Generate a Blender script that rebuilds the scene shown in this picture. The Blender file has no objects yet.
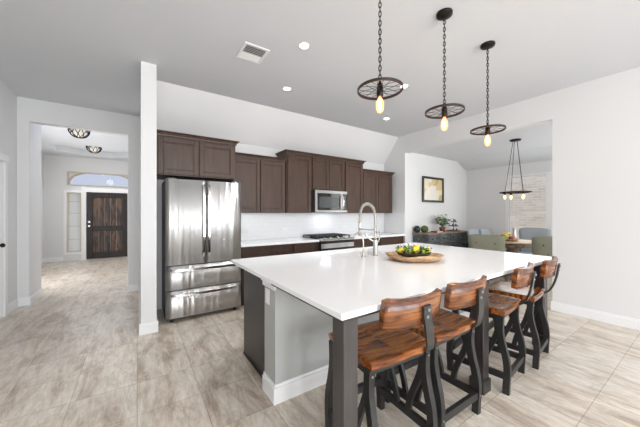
import bpy, bmesh, math, random
from mathutils import Vector, Matrix
random.seed(7)
C = bpy.context.scene.collection
PI = math.pi

# ------------------------------------------------------------------ camera
H = 1.36
YAW = math.radians(34.0)
cam = bpy.data.cameras.new('camera')
cam.sensor_width = 36.0
cam.lens = 36.0 * 271.0 / 640.0
cam.clip_start = 0.05
cam.clip_end = 200
camo = bpy.data.objects.new('camera', cam)
C.objects.link(camo)
camo.location = (0, 0, H)
camo.rotation_euler = (PI / 2, 0, -YAW)
bpy.context.scene.camera = camo

# ------------------------------------------------------------------ view
vs = bpy.context.scene.view_settings
vs.view_transform = 'Standard'
vs.look = 'None'
vs.gamma = 1.0
vs.use_curve_mapping = False
vs.exposure = -0.03

# ------------------------------------------------------------------ world: blue sky with clouds
w = bpy.data.worlds.new('sky')
bpy.context.scene.world = w
w.use_nodes = True
nt = w.node_tree
nt.nodes.clear()
wo = nt.nodes.new('ShaderNodeOutputWorld')
bgn = nt.nodes.new('ShaderNodeBackground')
tc = nt.nodes.new('ShaderNodeTexCoord')
nz = nt.nodes.new('ShaderNodeTexNoise')
nz.inputs['Scale'].default_value = 4.5
nz.inputs['Detail'].default_value = 5
rp = nt.nodes.new('ShaderNodeValToRGB')
rp.color_ramp.elements[0].position = 0.44
rp.color_ramp.elements[0].color = (0.10, 0.30, 0.80, 1)
rp.color_ramp.elements[1].position = 0.58
rp.color_ramp.elements[1].color = (0.85, 0.90, 1.0, 1)
nt.links.new(tc.outputs['Generated'], nz.inputs['Vector'])
nt.links.new(nz.outputs['Fac'], rp.inputs['Fac'])
nt.links.new(rp.outputs['Color'], bgn.inputs['Color'])
bgn.inputs['Strength'].default_value = 1.3
nt.links.new(bgn.outputs['Background'], wo.inputs['Surface'])

# ------------------------------------------------------------------ sun, daylight at the windows and unseen side fills
def add_light(name, kind, loc, rot, energy, color=(1, 1, 1), sx=1, sy=1, size=None):
    l = bpy.data.lights.new(name, kind)
    l.energy = energy
    l.color = color
    if kind == 'AREA':
        l.shape = 'RECTANGLE'
        l.size = sx
        l.size_y = sy
    elif kind == 'SUN':
        l.angle = math.radians(1.0)
    elif size:
        l.shadow_soft_size = size
    o = bpy.data.objects.new(name, l)
    o.location = loc
    o.rotation_euler = rot
    C.objects.link(o)
    return o

sun_dir = Vector((0.62, 0.22, -0.75))
add_light('sun', 'SUN', (0, 0, 8), sun_dir.to_track_quat('-Z', 'Y').to_euler(), 2.6, (1, .95, .88))
# daylight entering by the big windows of the living area behind the camera
for i, x in enumerate((-0.2, 1.9, 4.0)):
    add_light('window_daylight', 'AREA', (x, -4.55, 1.55), (PI / 2, 0, 0), (165, 106, 95)[i], ((.96, .98, 1.0) if i == 0 else (0.93, 0.965, 1.0)), 1.5, 2.2)
# daylight by the front door lights and the dining windows, plus side fills
add_light('foyer_daylight', 'AREA', (-0.85, 10.36, 2.38), (-math.radians(60), 0, 0), 16, (0.97, 0.98, 1), 1.3, 0.4)
add_light('foyer_side_fill', 'AREA', (-2.02, 7.4, 1.3), (0, -PI / 2, 0), 38, (0.98, 0.98, 1), 1.8, 1.2)  # lamp added to brighten the foyer; the wall behind it has no window
add_light('dining_daylight', 'AREA', (7.28, 2.05, 1.5), (0, PI / 2, 0), 11, (0.97, 0.985, 1), 1.5, 1.7)
add_light('dining_side_fill', 'AREA', (6.1, -0.3, 1.6), (PI / 2, 0, 0), 42, (0.97, 0.985, 1), 1.6, 1.8)  # unseen area lamp in front of the windowless near dining wall

# ------------------------------------------------------------------ materials
def new_mat(name):
    m = bpy.data.materials.new(name)
    m.use_nodes = True
    n = m.node_tree.nodes
    return m, n, m.node_tree.links, n['Principled BSDF']

def plain(name, col, rough=0.5, metal=0.0, bump=0.0, bscale=60, vary=0.0, coat=0.0):
    m, n, l, b = new_mat(name)
    b.inputs['Base Color'].default_value = (*col, 1)
    b.inputs['Roughness'].default_value = rough
    b.inputs['Metallic'].default_value = metal
    b.inputs['Coat Weight'].default_value = coat
    t = n.new('ShaderNodeTexCoord')
    z = n.new('ShaderNodeTexNoise')
    z.inputs['Scale'].default_value = bscale
    z.inputs['Detail'].default_value = 4
    l.new(t.outputs['Object'], z.inputs['Vector'])
    if vary:
        mx = n.new('ShaderNodeMixRGB')
        mx.inputs['Color1'].default_value = (*[c * (1 - vary) for c in col], 1)
        mx.inputs['Color2'].default_value = (*[min(1, c * (1 + vary)) for c in col], 1)
        l.new(z.outputs['Fac'], mx.inputs['Fac'])
        l.new(mx.outputs['Color'], b.inputs['Base Color'])
    if bump:
        bp = n.new('ShaderNodeBump')
        bp.inputs['Strength'].default_value = bump
        bp.inputs['Distance'].default_value = 0.01
        l.new(z.outputs['Fac'], bp.inputs['Height'])
        l.new(bp.outputs['Normal'], b.inputs['Normal'])
    return m

def wood(name, stops, stretch, rough=0.4, scale=1.0, coat=0.0, distort=0.6, bump=0.15, blocks=None):
    """streaky grain; stretch = coordinate scale per axis (small along the grain)"""
    m, n, l, b = new_mat(name)
    b.inputs['Roughness'].default_value = rough
    b.inputs['Coat Weight'].default_value = coat
    b.inputs['Coat Roughness'].default_value = 0.12
    t = n.new('ShaderNodeTexCoord')
    mp = n.new('ShaderNodeMapping')
    mp.inputs['Scale'].default_value = stretch
    l.new(t.outputs['Object'], mp.inputs['Vector'])
    vec = mp.outputs['Vector']
    if blocks:
        # glued-up staves: offset the grain per stave
        sep = n.new('ShaderNodeVectorMath'); sep.operation = 'SNAP'
        sep.inputs[1].default_value = blocks
        l.new(t.outputs['Object'], sep.inputs[0])
        wn = n.new('ShaderNodeTexWhiteNoise')
        l.new(sep.outputs[0], wn.inputs['Vector'])
        ms = n.new('ShaderNodeVectorMath'); ms.operation = 'SCALE'
        ms.inputs['Scale'].default_value = 6
        l.new(wn.outputs['Color'], ms.inputs[0])
        ad = n.new('ShaderNodeVectorMath'); ad.operation = 'ADD'
        l.new(ms.outputs[0], ad.inputs[0])
        l.new(mp.outputs['Vector'], ad.inputs[1])
        vec = ad.outputs[0]
    z = n.new('ShaderNodeTexNoise')
    z.inputs['Scale'].default_value = scale
    z.inputs['Detail'].default_value = 5
    z.inputs['Roughness'].default_value = 0.6
    z.inputs['Distortion'].default_value = distort
    l.new(vec, z.inputs['Vector'])
    r = n.new('ShaderNodeValToRGB')
    cr = r.color_ramp
    while len(cr.elements) < len(stops):
        cr.elements.new(0.5)
    for e, (p, c) in zip(cr.elements, stops):
        e.position = p
        e.color = (*c, 1)
    l.new(z.outputs['Fac'], r.inputs['Fac'])
    l.new(r.outputs['Color'], b.inputs['Base Color'])
    bp = n.new('ShaderNodeBump')
    bp.inputs['Strength'].default_value = bump
    bp.inputs['Distance'].default_value = 0.003
    l.new(z.outputs['Fac'], bp.inputs['Height'])
    l.new(bp.outputs['Normal'], b.inputs['Normal'])
    return m

def emit(name, col, s):
    m, n, l, b = new_mat(name)
    b.inputs['Base Color'].default_value = (*col, 1)
    b.inputs['Emission Color'].default_value = (*col, 1)
    b.inputs['Emission Strength'].default_value = s
    return m

def glassy(name, tint=(1, 1, 1), frost=0.0):
    m = bpy.data.materials.new(name)
    m.use_nodes = True
    n = m.node_tree.nodes; l = m.node_tree.links
    n.clear()
    o = n.new('ShaderNodeOutputMaterial')
    tr = n.new('ShaderNodeBsdfTransparent')
    tr.inputs['Color'].default_value = (*tint, 1)
    gl = n.new('ShaderNodeBsdfGlossy')
    gl.inputs['Roughness'].default_value = 0.03
    fr = n.new('ShaderNodeFresnel')
    fr.inputs['IOR'].default_value = 1.45
    mx = n.new('ShaderNodeMixShader')
    l.new(fr.outputs[0], mx.inputs[0])
    l.new(tr.outputs[0], mx.inputs[1])
    l.new(gl.outputs[0], mx.inputs[2])
    last = mx
    if frost:
        tl = n.new('ShaderNodeBsdfTranslucent')
        tl.inputs['Color'].default_value = (*tint, 1)
        m2 = n.new('ShaderNodeMixShader')
        m2.inputs[0].default_value = frost
        l.new(mx.outputs[0], m2.inputs[1])
        l.new(tl.outputs[0], m2.inputs[2])
        last = m2
    l.new(last.outputs[0], o.inputs['Surface'])
    return m

def floor_mat():
    m, n, l, b = new_mat('floor_tile')
    t = n.new('ShaderNodeTexCoord')
    mp = n.new('ShaderNodeMapping')
    mp.inputs['Location'].default_value = (0.0, -0.10, 0)
    l.new(t.outputs['Object'], mp.inputs['Vector'])
    sn = n.new('ShaderNodeVectorMath'); sn.operation = 'SNAP'
    sn.inputs[1].default_value = (0.40, 0.84, 10)
    l.new(mp.outputs['Vector'], sn.inputs[0])
    wn = n.new('ShaderNodeTexWhiteNoise')
    l.new(sn.outputs[0], wn.inputs['Vector'])
    ms = n.new('ShaderNodeVectorMath'); ms.operation = 'SCALE'; ms.inputs['Scale'].default_value = 9
    l.new(wn.outputs['Color'], ms.inputs[0])
    st = n.new('ShaderNodeMapping')
    st.inputs['Scale'].default_value = (3.4, 1.0, 1)
    st.inputs['Rotation'].default_value = (0, 0, 0.10)
    l.new(t.outputs['Object'], st.inputs['Vector'])
    ad = n.new('ShaderNodeVectorMath'); ad.operation = 'ADD'
    l.new(ms.outputs[0], ad.inputs[0]); l.new(st.outputs['Vector'], ad.inputs[1])
    z = n.new('ShaderNodeTexNoise')
    z.inputs['Scale'].default_value = 1.7
    z.inputs['Detail'].default_value = 14
    z.inputs['Roughness'].default_value = 0.74
    z.inputs['Distortion'].default_value = 0.5
    l.new(ad.outputs[0], z.inputs['Vector'])
    r = n.new('ShaderNodeValToRGB')
    cr = r.color_ramp
    stops = [(0.28, (0.30, 0.225, 0.165)), (0.39, (0.49, 0.40, 0.315)), (0.48, (0.665, 0.58, 0.485)), (0.57, (0.75, 0.68, 0.59)), (0.72, (0.81, 0.755, 0.68))]
    while len(cr.elements) < len(stops):
        cr.elements.new(0.5)
    for e, (p, c) in zip(cr.elements, stops):
        e.position = p; e.color = (*c, 1)
    l.new(z.outputs['Fac'], r.inputs['Fac'])
    # thin dark veins
    z2 = n.new('ShaderNodeTexNoise')
    z2.inputs['Scale'].default_value = 1.1
    z2.inputs['Detail'].default_value = 12
    z2.inputs['Distortion'].default_value = 0.8
    l.new(ad.outputs[0], z2.inputs['Vector'])
    sb = n.new('ShaderNodeMath'); sb.operation = 'SUBTRACT'; sb.inputs[1].default_value = 0.5
    l.new(z2.outputs['Fac'], sb.inputs[0])
    ab = n.new('ShaderNodeMath'); ab.operation = 'ABSOLUTE'
    l.new(sb.outputs[0], ab.inputs[0])
    mr = n.new('ShaderNodeMapRange')
    mr.inputs['From Min'].default_value = 0.0; mr.inputs['From Max'].default_value = 0.014
    mr.inputs['To Min'].default_value = 0.22; mr.inputs['To Max'].default_value = 0.0
    l.new(ab.outputs[0], mr.inputs['Value'])
    mv = n.new('ShaderNodeMixRGB')
    mv.inputs['Color2'].default_value = (0.27, 0.21, 0.165, 1)
    l.new(mr.outputs[0], mv.inputs['Fac'])
    l.new(r.outputs['Color'], mv.inputs['Color1'])
    br = n.new('ShaderNodeTexBrick')
    br.offset = 0.0
    br.inputs['Scale'].default_value = 1.0
    br.inputs['Brick Width'].default_value = 0.40
    br.inputs['Row Height'].default_value = 0.42
    br.inputs['Mortar Size'].default_value = 0.0028
    br.inputs['Mortar Smooth'].default_value = 0.3
    br.inputs['Color1'].default_value = (1, 1, 1, 1)
    br.inputs['Color2'].default_value = (0.93, 0.93, 0.93, 1)
    br.inputs['Mortar'].default_value = (0.62, 0.58, 0.53, 1)
    l.new(mp.outputs['Vector'], br.inputs['Vector'])
    mm = n.new('ShaderNodeMixRGB'); mm.blend_type = 'MULTIPLY'; mm.inputs['Fac'].default_value = 1
    l.new(mv.outputs['Color'], mm.inputs['Color1'])
    l.new(br.outputs['Color'], mm.inputs['Color2'])
    g1 = n.new('ShaderNodeMapping'); g1.inputs['Scale'].default_value = (26, 6, 1)
    l.new(t.outputs['Object'], g1.inputs['Vector'])
    g2 = n.new('ShaderNodeTexNoise'); g2.inputs['Scale'].default_value = 1.0; g2.inputs['Detail'].default_value = 8; g2.inputs['Roughness'].default_value = 0.7; g2.inputs['Distortion'].default_value = 1.0
    l.new(g1.outputs['Vector'], g2.inputs['Vector'])
    g3 = n.new('ShaderNodeMapRange'); g3.inputs['From Min'].default_value = .32; g3.inputs['From Max'].default_value = .62; g3.inputs['To Min'].default_value = .80; g3.inputs['To Max'].default_value = 1.12
    l.new(g2.outputs['Fac'], g3.inputs['Value'])
    g4 = n.new('ShaderNodeVectorMath'); g4.operation = 'SCALE'
    l.new(mm.outputs['Color'], g4.inputs[0]); l.new(g3.outputs[0], g4.inputs['Scale'])
    l.new(g4.outputs[0], b.inputs['Base Color'])
    b.inputs['Roughness'].default_value = 0.33
    b.inputs['Specular IOR Level'].default_value = 0.45
    bp = n.new('ShaderNodeBump')
    bp.inputs['Strength'].default_value = 0.25; bp.inputs['Distance'].default_value = 0.002
    iv = n.new('ShaderNodeMath'); iv.operation = 'SUBTRACT'; iv.inputs[0].default_value = 1
    l.new(br.outputs['Fac'], iv.inputs[1])
    l.new(iv.outputs[0], bp.inputs['Height'])
    l.new(bp.outputs['Normal'], b.inputs['Normal'])
    return m

def brick_mat(name, c1, c2, mortar, bw, rh, ms, rough=0.8, axis='X', bump=0.3, offset=0.5):
    m, n, l, b = new_mat(name)
    t = n.new('ShaderNodeTexCoord')
    sp = n.new('ShaderNodeSeparateXYZ')
    cb = n.new('ShaderNodeCombineXYZ')
    l.new(t.outputs['Object'], sp.inputs[0])
    l.new(sp.outputs[axis], cb.inputs['X'])
    l.new(sp.outputs['Z'], cb.inputs['Y'])
    br = n.new('ShaderNodeTexBrick')
    br.offset = offset
    br.inputs['Scale'].default_value = 1
    br.inputs['Brick Width'].default_value = bw
    br.inputs['Row Height'].default_value = rh
    br.inputs['Mortar Size'].default_value = ms
    br.inputs['Color1'].default_value = (*c1, 1)
    br.inputs['Color2'].default_value = (*c2, 1)
    br.inputs['Mortar'].default_value = (*mortar, 1)
    l.new(cb.outputs[0], br.inputs['Vector'])
    l.new(br.outputs['Color'], b.inputs['Base Color'])
    b.inputs['Roughness'].default_value = rough
    bp = n.new('ShaderNodeBump'); bp.invert = True
    bp.inputs['Strength'].default_value = bump; bp.inputs['Distance'].default_value = 0.003
    l.new(br.outputs['Fac'], bp.inputs['Height'])
    l.new(bp.outputs['Normal'], b.inputs['Normal'])
    return m

M = {}
M['floor'] = floor_mat()
M['wall'] = plain('wall_paint', (0.76, 0.76, 0.757), 0.65, bump=0.05, bscale=90)
M['ceiling'] = plain('ceiling_paint', (0.695, 0.715, 0.74), 0.8, bump=0.25, bscale=70)
M['trim'] = plain('white_trim_paint', (0.86, 0.86, 0.86), 0.35)
M['greywall'] = plain('grey_knee_wall_paint', (0.43, 0.435, 0.415), 0.6, bump=0.05, bscale=90)
M['cab'] = wood('espresso_cabinet', [(0.3, (0.040, 0.018, 0.009)), (0.55, (0.063, 0.031, 0.017)), (0.75, (0.090, 0.047, 0.027))], (14, 14, 1.2), 0.45, 2.0, distort=0.2, bump=0.05)
M['cabdark'] = wood('espresso_island_panel', [(0.3, (0.022, 0.018, 0.017)), (0.55, (0.030, 0.025, 0.023)), (0.75, (0.040, 0.033, 0.031))], (14, 14, 1.2), 0.34, 2.0, distort=0.2, bump=0.05)
M['post'] = wood('grey_brown_post', [(0.3, (0.044, 0.037, 0.035)), (0.55, (0.058, 0.050, 0.047)), (0.75, (0.072, 0.063, 0.060))], (18, 18, 1.5), 0.4, 2.0, distort=0.2, bump=0.05)
M['inside'] = plain('cabinet_shadow_gap', (0.02, 0.015, 0.012), 0.7)
M['quartz'] = plain('white_quartz', (0.94, 0.95, 0.955), 0.12, vary=0.015, bscale=9)
M['splash'] = brick_mat('glossy_white_subway_tile', (0.845, 0.85, 0.85), (0.835, 0.84, 0.84), (0.76, 0.765, 0.77), 0.15, 0.075, 0.0018, 0.15, 'X', 0.2)
M['splash_y'] = brick_mat('glossy_white_subway_tile_side', (0.845, 0.85, 0.85), (0.835, 0.84, 0.84), (0.76, 0.765, 0.77), 0.15, 0.075, 0.0018, 0.15, 'Y', 0.2)
def steel_mat():
    m, n, l, b = new_mat('brushed_stainless')
    b.inputs['Base Color'].default_value = (0.58, 0.57, 0.555, 1)
    b.inputs['Metallic'].default_value = 1
    b.inputs['Roughness'].default_value = 0.36
    b.inputs['Anisotropic'].default_value = 0.97
    b.inputs['Anisotropic Rotation'].default_value = 0.0
    tg = n.new('ShaderNodeCombineXYZ'); tg.inputs['Z'].default_value = 1.0
    l.new(tg.outputs[0], b.inputs['Tangent'])
    t = n.new('ShaderNodeTexCoord')
    mp = n.new('ShaderNodeMapping'); mp.inputs['Scale'].default_value = (9, 9, 0.5)
    l.new(t.outputs['Object'], mp.inputs['Vector'])
    z = n.new('ShaderNodeTexNoise'); z.inputs['Scale'].default_value = 1.0; z.inputs['Detail'].default_value = 1.5
    l.new(mp.outputs['Vector'], z.inputs['Vector'])
    bp = n.new('ShaderNodeBump'); bp.inputs['Strength'].default_value = 1.0; bp.inputs['Distance'].default_value = 0.018
    l.new(z.outputs['Fac'], bp.inputs['Height']); l.new(bp.outputs['Normal'], b.inputs['Normal'])
    return m
M['steel'] = steel_mat()
M['steel_dark'] = plain('darker_stainless', (0.40, 0.39, 0.375), 0.3, 1.0)
M['steel_soft'] = plain('satin_nickel', (0.60, 0.58, 0.55), 0.28, 1.0)
M['chrome'] = plain('polished_steel', (0.75, 0.75, 0.74), 0.12, 1.0)
M['black'] = plain('black_enamel', (0.012, 0.012, 0.013), 0.25)
M['iron'] = plain('cast_iron', (0.018, 0.018, 0.022), 0.5, bump=0.1, bscale=200)
M['blackglass'] = plain('black_glass', (0.012, 0.013, 0.014), 0.06)
M['darkplastic'] = plain('dark_side_panel', (0.10, 0.10, 0.105), 0.45, 0.3)
M['seat'] = wood('acacia_seat', [(0.30, (0.024, 0.008, 0.003)), (0.41, (0.12, 0.030, 0.006)), (0.50, (0.28, 0.080, 0.011)), (0.60, (0.44, 0.155, 0.022)), (0.72, (0.10, 0.026, 0.006))], (1.6, 16.0, 8), 0.24, 1.3, coat=0.3, distort=1.2, blocks=(3, 0.075, 3))
M['back'] = wood('acacia_backrest', [(0.30, (0.030, 0.010, 0.005)), (0.42, (0.10, 0.030, 0.010)), (0.52, (0.21, 0.068, 0.018)), (0.60, (0.32, 0.115, 0.032)), (0.72, (0.085, 0.026, 0.009))], (2.0, 4, 15), 0.26, 1.3, coat=0.3, distort=1.0, blocks=(0.30, 5, 0.04))
M['graphite'] = plain('graphite_painted_wood', (0.020, 0.0195, 0.019), 0.42, 0.1, bump=0.12, bscale=60, vary=0.3)
M['gunmetal'] = plain('gunmetal_bar', (0.070, 0.072, 0.070), 0.38, 0.5, vary=0.25, bscale=40)
M['bolt'] = plain('steel_bolt', (0.35, 0.34, 0.33), 0.35, 1.0)
M['bronze'] = plain('oil_rubbed_bronze', (0.022, 0.016, 0.013), 0.42, 0.7)
M['rim'] = wood('dark_rim', [(0.3, (0.016, 0.009, 0.007)), (0.7, (0.042, 0.022, 0.015))], (8, 8, 8), 0.5)
M['filament'] = emit('glowing_filament', (1.0, 0.42, 0.10), 60)
M['bulbglass'] = glassy('amber_bulb_glass', (1.0, 0.86, 0.62))
_n = M['bulbglass'].node_tree.nodes; _l = M['bulbglass'].node_tree.links
_o = [q for q in _n if q.type == 'OUTPUT_MATERIAL'][0]
_e = _n.new('ShaderNodeEmission'); _e.inputs['Color'].default_value = (1, .50, .18, 1); _e.inputs['Strength'].default_value = .8
_a = _n.new('ShaderNodeAddShader')
_l.new(_o.inputs['Surface'].links[0].from_socket, _a.inputs[0]); _l.new(_e.outputs[0], _a.inputs[1]); _l.new(_a.outputs[0], _o.inputs['Surface'])
M['bulbglow'] = emit('glowing_amber_bulb', (1.0, 0.60, 0.27), 2.6)
M['lens'] = emit('glowing_downlight_lens', (1.0, 0.97, 0.93), 9)
M['glass'] = glassy('window_glass')
M['frost'] = glassy('frosted_glass', (1.0, 0.97, 0.88), 0.8)
M['door'] = wood('knotty_dark_door', [(0.32, (0.010, 0.006, 0.004)), (0.46, (0.040, 0.022, 0.013)), (0.56, (0.105, 0.058, 0.032)), (0.72, (0.22, 0.13, 0.075))], (9, 9, 1.4), 0.5, 1.3, distort=1.3, blocks=(0.14, 9, 9))
M['doorframe'] = wood('dark_door_frame', [(0.3, (0.006, 0.004, 0.0035)), (0.7, (0.028, 0.018, 0.013))], (9, 9, 1.4), 0.5, 1.5)
M['brickwall'] = brick_mat('pale_house_brick', (0.66, 0.58, 0.47), (0.50, 0.44, 0.35), (0.64, 0.58, 0.49), 0.23, 0.075, 0.010, 0.9, 'Y', 0.5)
M['stucco'] = plain('tan_stone_porch', (0.72, 0.55, 0.33), 0.9, bump=0.3, bscale=20, vary=0.15)
M['ground'] = plain('concrete_ground', (0.5, 0.49, 0.46), 0.9, vary=0.1, bscale=5)
M['plastic'] = plain('white_plastic', (0.85, 0.85, 0.84), 0.35)
M['slot'] = plain('dark_slot', (0.05, 0.05, 0.05), 0.6)
M['buffet'] = wood('charcoal_sideboard', [(0.3, (0.035, 0.040, 0.040)), (0.5, (0.075, 0.085, 0.086)), (0.7, (0.16, 0.17, 0.17))], (2, 8, 12), 0.5, 2.0)
M['buffettop'] = wood('weathered_wood_top', [(0.3, (0.16, 0.10, 0.065)), (0.7, (0.38, 0.27, 0.19))], (2, 14, 8), 0.5, 2.0)
M['tabletop'] = wood('natural_table_top', [(0.3, (0.42, 0.29, 0.16)), (0.7, (0.66, 0.50, 0.32))], (3, 12, 8), 0.35, 2.0)
M['tablebase'] = wood('distressed_table_base', [(0.3, (0.12, 0.075, 0.05)), (0.7, (0.34, 0.25, 0.19))], (6, 6, 2), 0.6, 2.0)
M['olive'] = plain('sage_tufted_fabric', (0.245, 0.245, 0.185), 0.9, bump=0.4, bscale=150, vary=0.18)
M['bluegrey'] = plain('blue_grey_fabric', (0.38, 0.42, 0.45), 0.9, bump=0.3, bscale=150, vary=0.1)
M['bowlwood'] = wood('rustic_dough_bowl', [(0.3, (0.24, 0.12, 0.055)), (0.5, (0.48, 0.29, 0.15)), (0.7, (0.66, 0.46, 0.28))], (3, 9, 9), 0.55, 1.8, distort=1.5)
M['basket'] = plain('dark_woven_bowl', (0.045, 0.022, 0.012), 0.7, bump=0.6, bscale=60)
M['lemon'] = plain('lemon_skin', (0.86, 0.66, 0.035), 0.4, bump=0.3, bscale=160, vary=0.08)
M['lime'] = plain('lime_skin', (0.30, 0.46, 0.05), 0.4, bump=0.3, bscale=160, vary=0.1)
M['leaf'] = plain('leaf_green', (0.07, 0.15, 0.035), 0.5, vary=0.45, bscale=30)
M['paleleaf'] = plain('pale_leaf', (0.52, 0.58, 0.40), 0.6, vary=0.3, bscale=30)
M['petal'] = plain('cream_petal', (0.80, 0.80, 0.70), 0.6)
M['moss'] = plain('moss_ball', (0.085, 0.11, 0.03), 0.95, bump=1.0, bscale=60, vary=0.5)
M['charcoal'] = plain('charcoal_ceramic', (0.015, 0.018, 0.02), 0.35)
M['terracotta'] = plain('red_brown_ceramic', (0.20, 0.06, 0.04), 0.5)
M['crystal'] = plain('clear_crystal', (0.90, 0.86, 0.80), 0.05, vary=0.1)
M['banana'] = plain('banana_skin', (0.80, 0.58, 0.08), 0.5)
M['apple'] = plain('green_apple_skin', (0.28, 0.38, 0.06), 0.35, vary=0.2)
M['redapple'] = plain('red_apple_skin', (0.42, 0.06, 0.03), 0.35, vary=0.2)
M['cork'] = plain('tan_mat_board', (0.58, 0.42, 0.22), 0.8, vary=0.1)

def art_mat():
    m, n, l, b = new_mat('map_print')
    t = n.new('ShaderNodeTexCoord')
    mp = n.new('ShaderNodeMapping'); mp.inputs['Scale'].default_value = (1, 1, 1)
    l.new(t.outputs['Object'], mp.inputs['Vector'])
    v = n.new('ShaderNodeTexVoronoi'); v.distance = 'CHEBYCHEV'
    v.inputs['Scale'].default_value = 5
    l.new(mp.outputs['Vector'], v.inputs['Vector'])
    r = n.new('ShaderNodeValToRGB')
    r.color_ramp.interpolation = 'CONSTANT'
    cols = [(0.0, (0.72, 0.56, 0.30)), (0.3, (0.82, 0.74, 0.55)), (0.5, (0.58, 0.44, 0.22)), (0.65, (0.84, 0.80, 0.68)), (0.85, (0.68, 0.52, 0.30))]
    while len(r.color_ramp.elements) < len(cols):
        r.color_ramp.elements.new(0.5)
    for e, (p, c) in zip(r.color_ramp.elements, cols):
        e.position = p; e.color = (*c, 1)
    sp = n.new('ShaderNodeSeparateColor')
    l.new(v.outputs['Color'], sp.inputs[0])
    l.new(sp.outputs[0], r.inputs['Fac'])
    l.new(r.outputs['Color'], b.inputs['Base Color'])
    b.inputs['Roughness'].default_value = 0.2
    return m
M['art'] = art_mat()

# ------------------------------------------------------------------ mesh helpers
def box(bm, x0, x1, y0, y1, z0, z1, bev=0.0, seg=1):
    g = bmesh.ops.create_cube(bm, size=1.0)
    vs_ = g['verts']
    for v in vs_:
        v.co = Vector(((x0 + x1) / 2 + v.co.x * (x1 - x0), (y0 + y1) / 2 + v.co.y * (y1 - y0), (z0 + z1) / 2 + v.co.z * (z1 - z0)))
    if bev:
        es = list({e for v in vs_ for e in v.link_edges})
        bmesh.ops.bevel(bm, geom=es, offset=bev, segments=seg, affect='EDGES', profile=0.5)

def ring_pts(p, t, r, n, up=None, ry=None):
    t = t.normalized()
    u = up if up is not None else (Vector((0, 0, 1)) if abs(t.z) < 0.9 else Vector((1, 0, 0)))
    a = t.cross(u).normalized()
    b_ = a.cross(t).normalized()
    ry = r if ry is None else ry
    return [p + a * (math.cos(2 * PI * i / n) * r) + b_ * (math.sin(2 * PI * i / n) * ry) for i in range(n)]

def tube(bm, pts, r, n=8, cap=True, radii=None, closed=False):
    pts = [Vector(p) for p in pts]
    rings = []
    N = len(pts)
    up = None
    prev = None
    for i, p in enumerate(pts):
        if closed:
            t = pts[(i + 1) % N] - pts[i - 1]
        else:
            t = (pts[min(i + 1, N - 1)] - pts[max(i - 1, 0)])
        t.normalize()
        if prev is None:
            u = Vector((0, 0, 1)) if abs(t.z) < 0.9 else Vector((1, 0, 0))
            prev = t.cross(u).normalized()
        else:
            prev = (prev - t * prev.dot(t))
            if prev.length < 1e-6:
                prev = t.orthogonal()
            prev.normalize()
        bb = prev.cross(t).normalized()
        rr = radii[i] if radii else r
        rings.append([bm.verts.new(p + prev * math.cos(2 * PI * k / n) * rr + bb * math.sin(2 * PI * k / n) * rr) for k in range(n)])
    M_ = N if closed else N - 1
    for i in range(M_):
        a, b_ = rings[i], rings[(i + 1) % N]
        for k in range(n):
            f = bm.faces.new((a[k], a[(k + 1) % n], b_[(k + 1) % n], b_[k]))
            f.smooth = True
    if cap and not closed:
        bm.faces.new(list(reversed(rings[0])))
        bm.faces.new(rings[-1])

def lathe(bm, prof, cx=0, cy=0, n=24, sx=1, sy=1, rot=0, cap=True):
    """prof: list of (r, z)"""
    rings = []
    for r, z in prof:
        row = []
        for k in range(n):
            a = 2 * PI * k / n
            x, y = math.cos(a) * r * sx, math.sin(a) * r * sy
            row.append(bm.verts.new((cx + x * math.cos(rot) - y * math.sin(rot), cy + x * math.sin(rot) + y * math.cos(rot), z)))
        rings.append(row)
    for a, b_ in zip(rings, rings[1:]):
        for k in range(n):
            f = bm.faces.new((a[k], a[(k + 1) % n], b_[(k + 1) % n], b_[k]))
            f.smooth = True
    if cap:
        bm.faces.new(list(reversed(rings[0])))
        bm.faces.new(rings[-1])

def sweep_rect(bm, pts, wid, thk, side=Vector((1, 0, 0))):
    """rectangular bar along pts; side = constant width direction"""
    pts = [Vector(p) for p in pts]
    rings = []
    N = len(pts)
    for i, p in enumerate(pts):
        t = (pts[min(i + 1, N - 1)] - pts[max(i - 1, 0)]).normalized()
        s = (side - t * side.dot(t)).normalized()
        nrm = t.cross(s).normalized()
        th = thk[i] if isinstance(thk, (list, tuple)) else thk
        rings.append([bm.verts.new(p + s * wid / 2 * a + nrm * th / 2 * b_) for a, b_ in ((-1, -1), (1, -1), (1, 1), (-1, 1))])
    for a, b_ in zip(rings, rings[1:]):
        for k in range(4):
            bm.faces.new((a[k], a[(k + 1) % 4], b_[(k + 1) % 4], b_[k]))
    bm.faces.new(list(reversed(rings[0])))
    bm.faces.new(rings[-1])

def prism(bm, outline, axis, a0, a1):
    """outline in the two other axes (in xyz order), extruded on axis"""
    def mk(p, a):
        if axis == 'x': return (a, p[0], p[1])
        if axis == 'y': return (p[0], a, p[1])
        return (p[0], p[1], a)
    A = [bm.verts.new(mk(p, a0)) for p in outline]
    B = [bm.verts.new(mk(p, a1)) for p in outline]
    bm.faces.new(A)
    bm.faces.new(list(reversed(B)))
    for i in range(len(A)):
        j = (i + 1) % len(A)
        bm.faces.new((A[j], A[i], B[i], B[j]))

def ellipsoid(bm, c, rx, ry, rz, rot=None, seg=14, rings=9):
    g = bmesh.ops.create_uvsphere(bm, u_segments=seg, v_segments=rings, radius=1)
    mt = rot.to_matrix() if rot else Matrix.Identity(3)
    for v in g['verts']:
        v.co = Vector(c) + mt @ Vector((v.co.x * rx, v.co.y * ry, v.co.z * rz))
    for v in g['verts']:
        for f in v.link_faces: f.smooth = True

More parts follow.
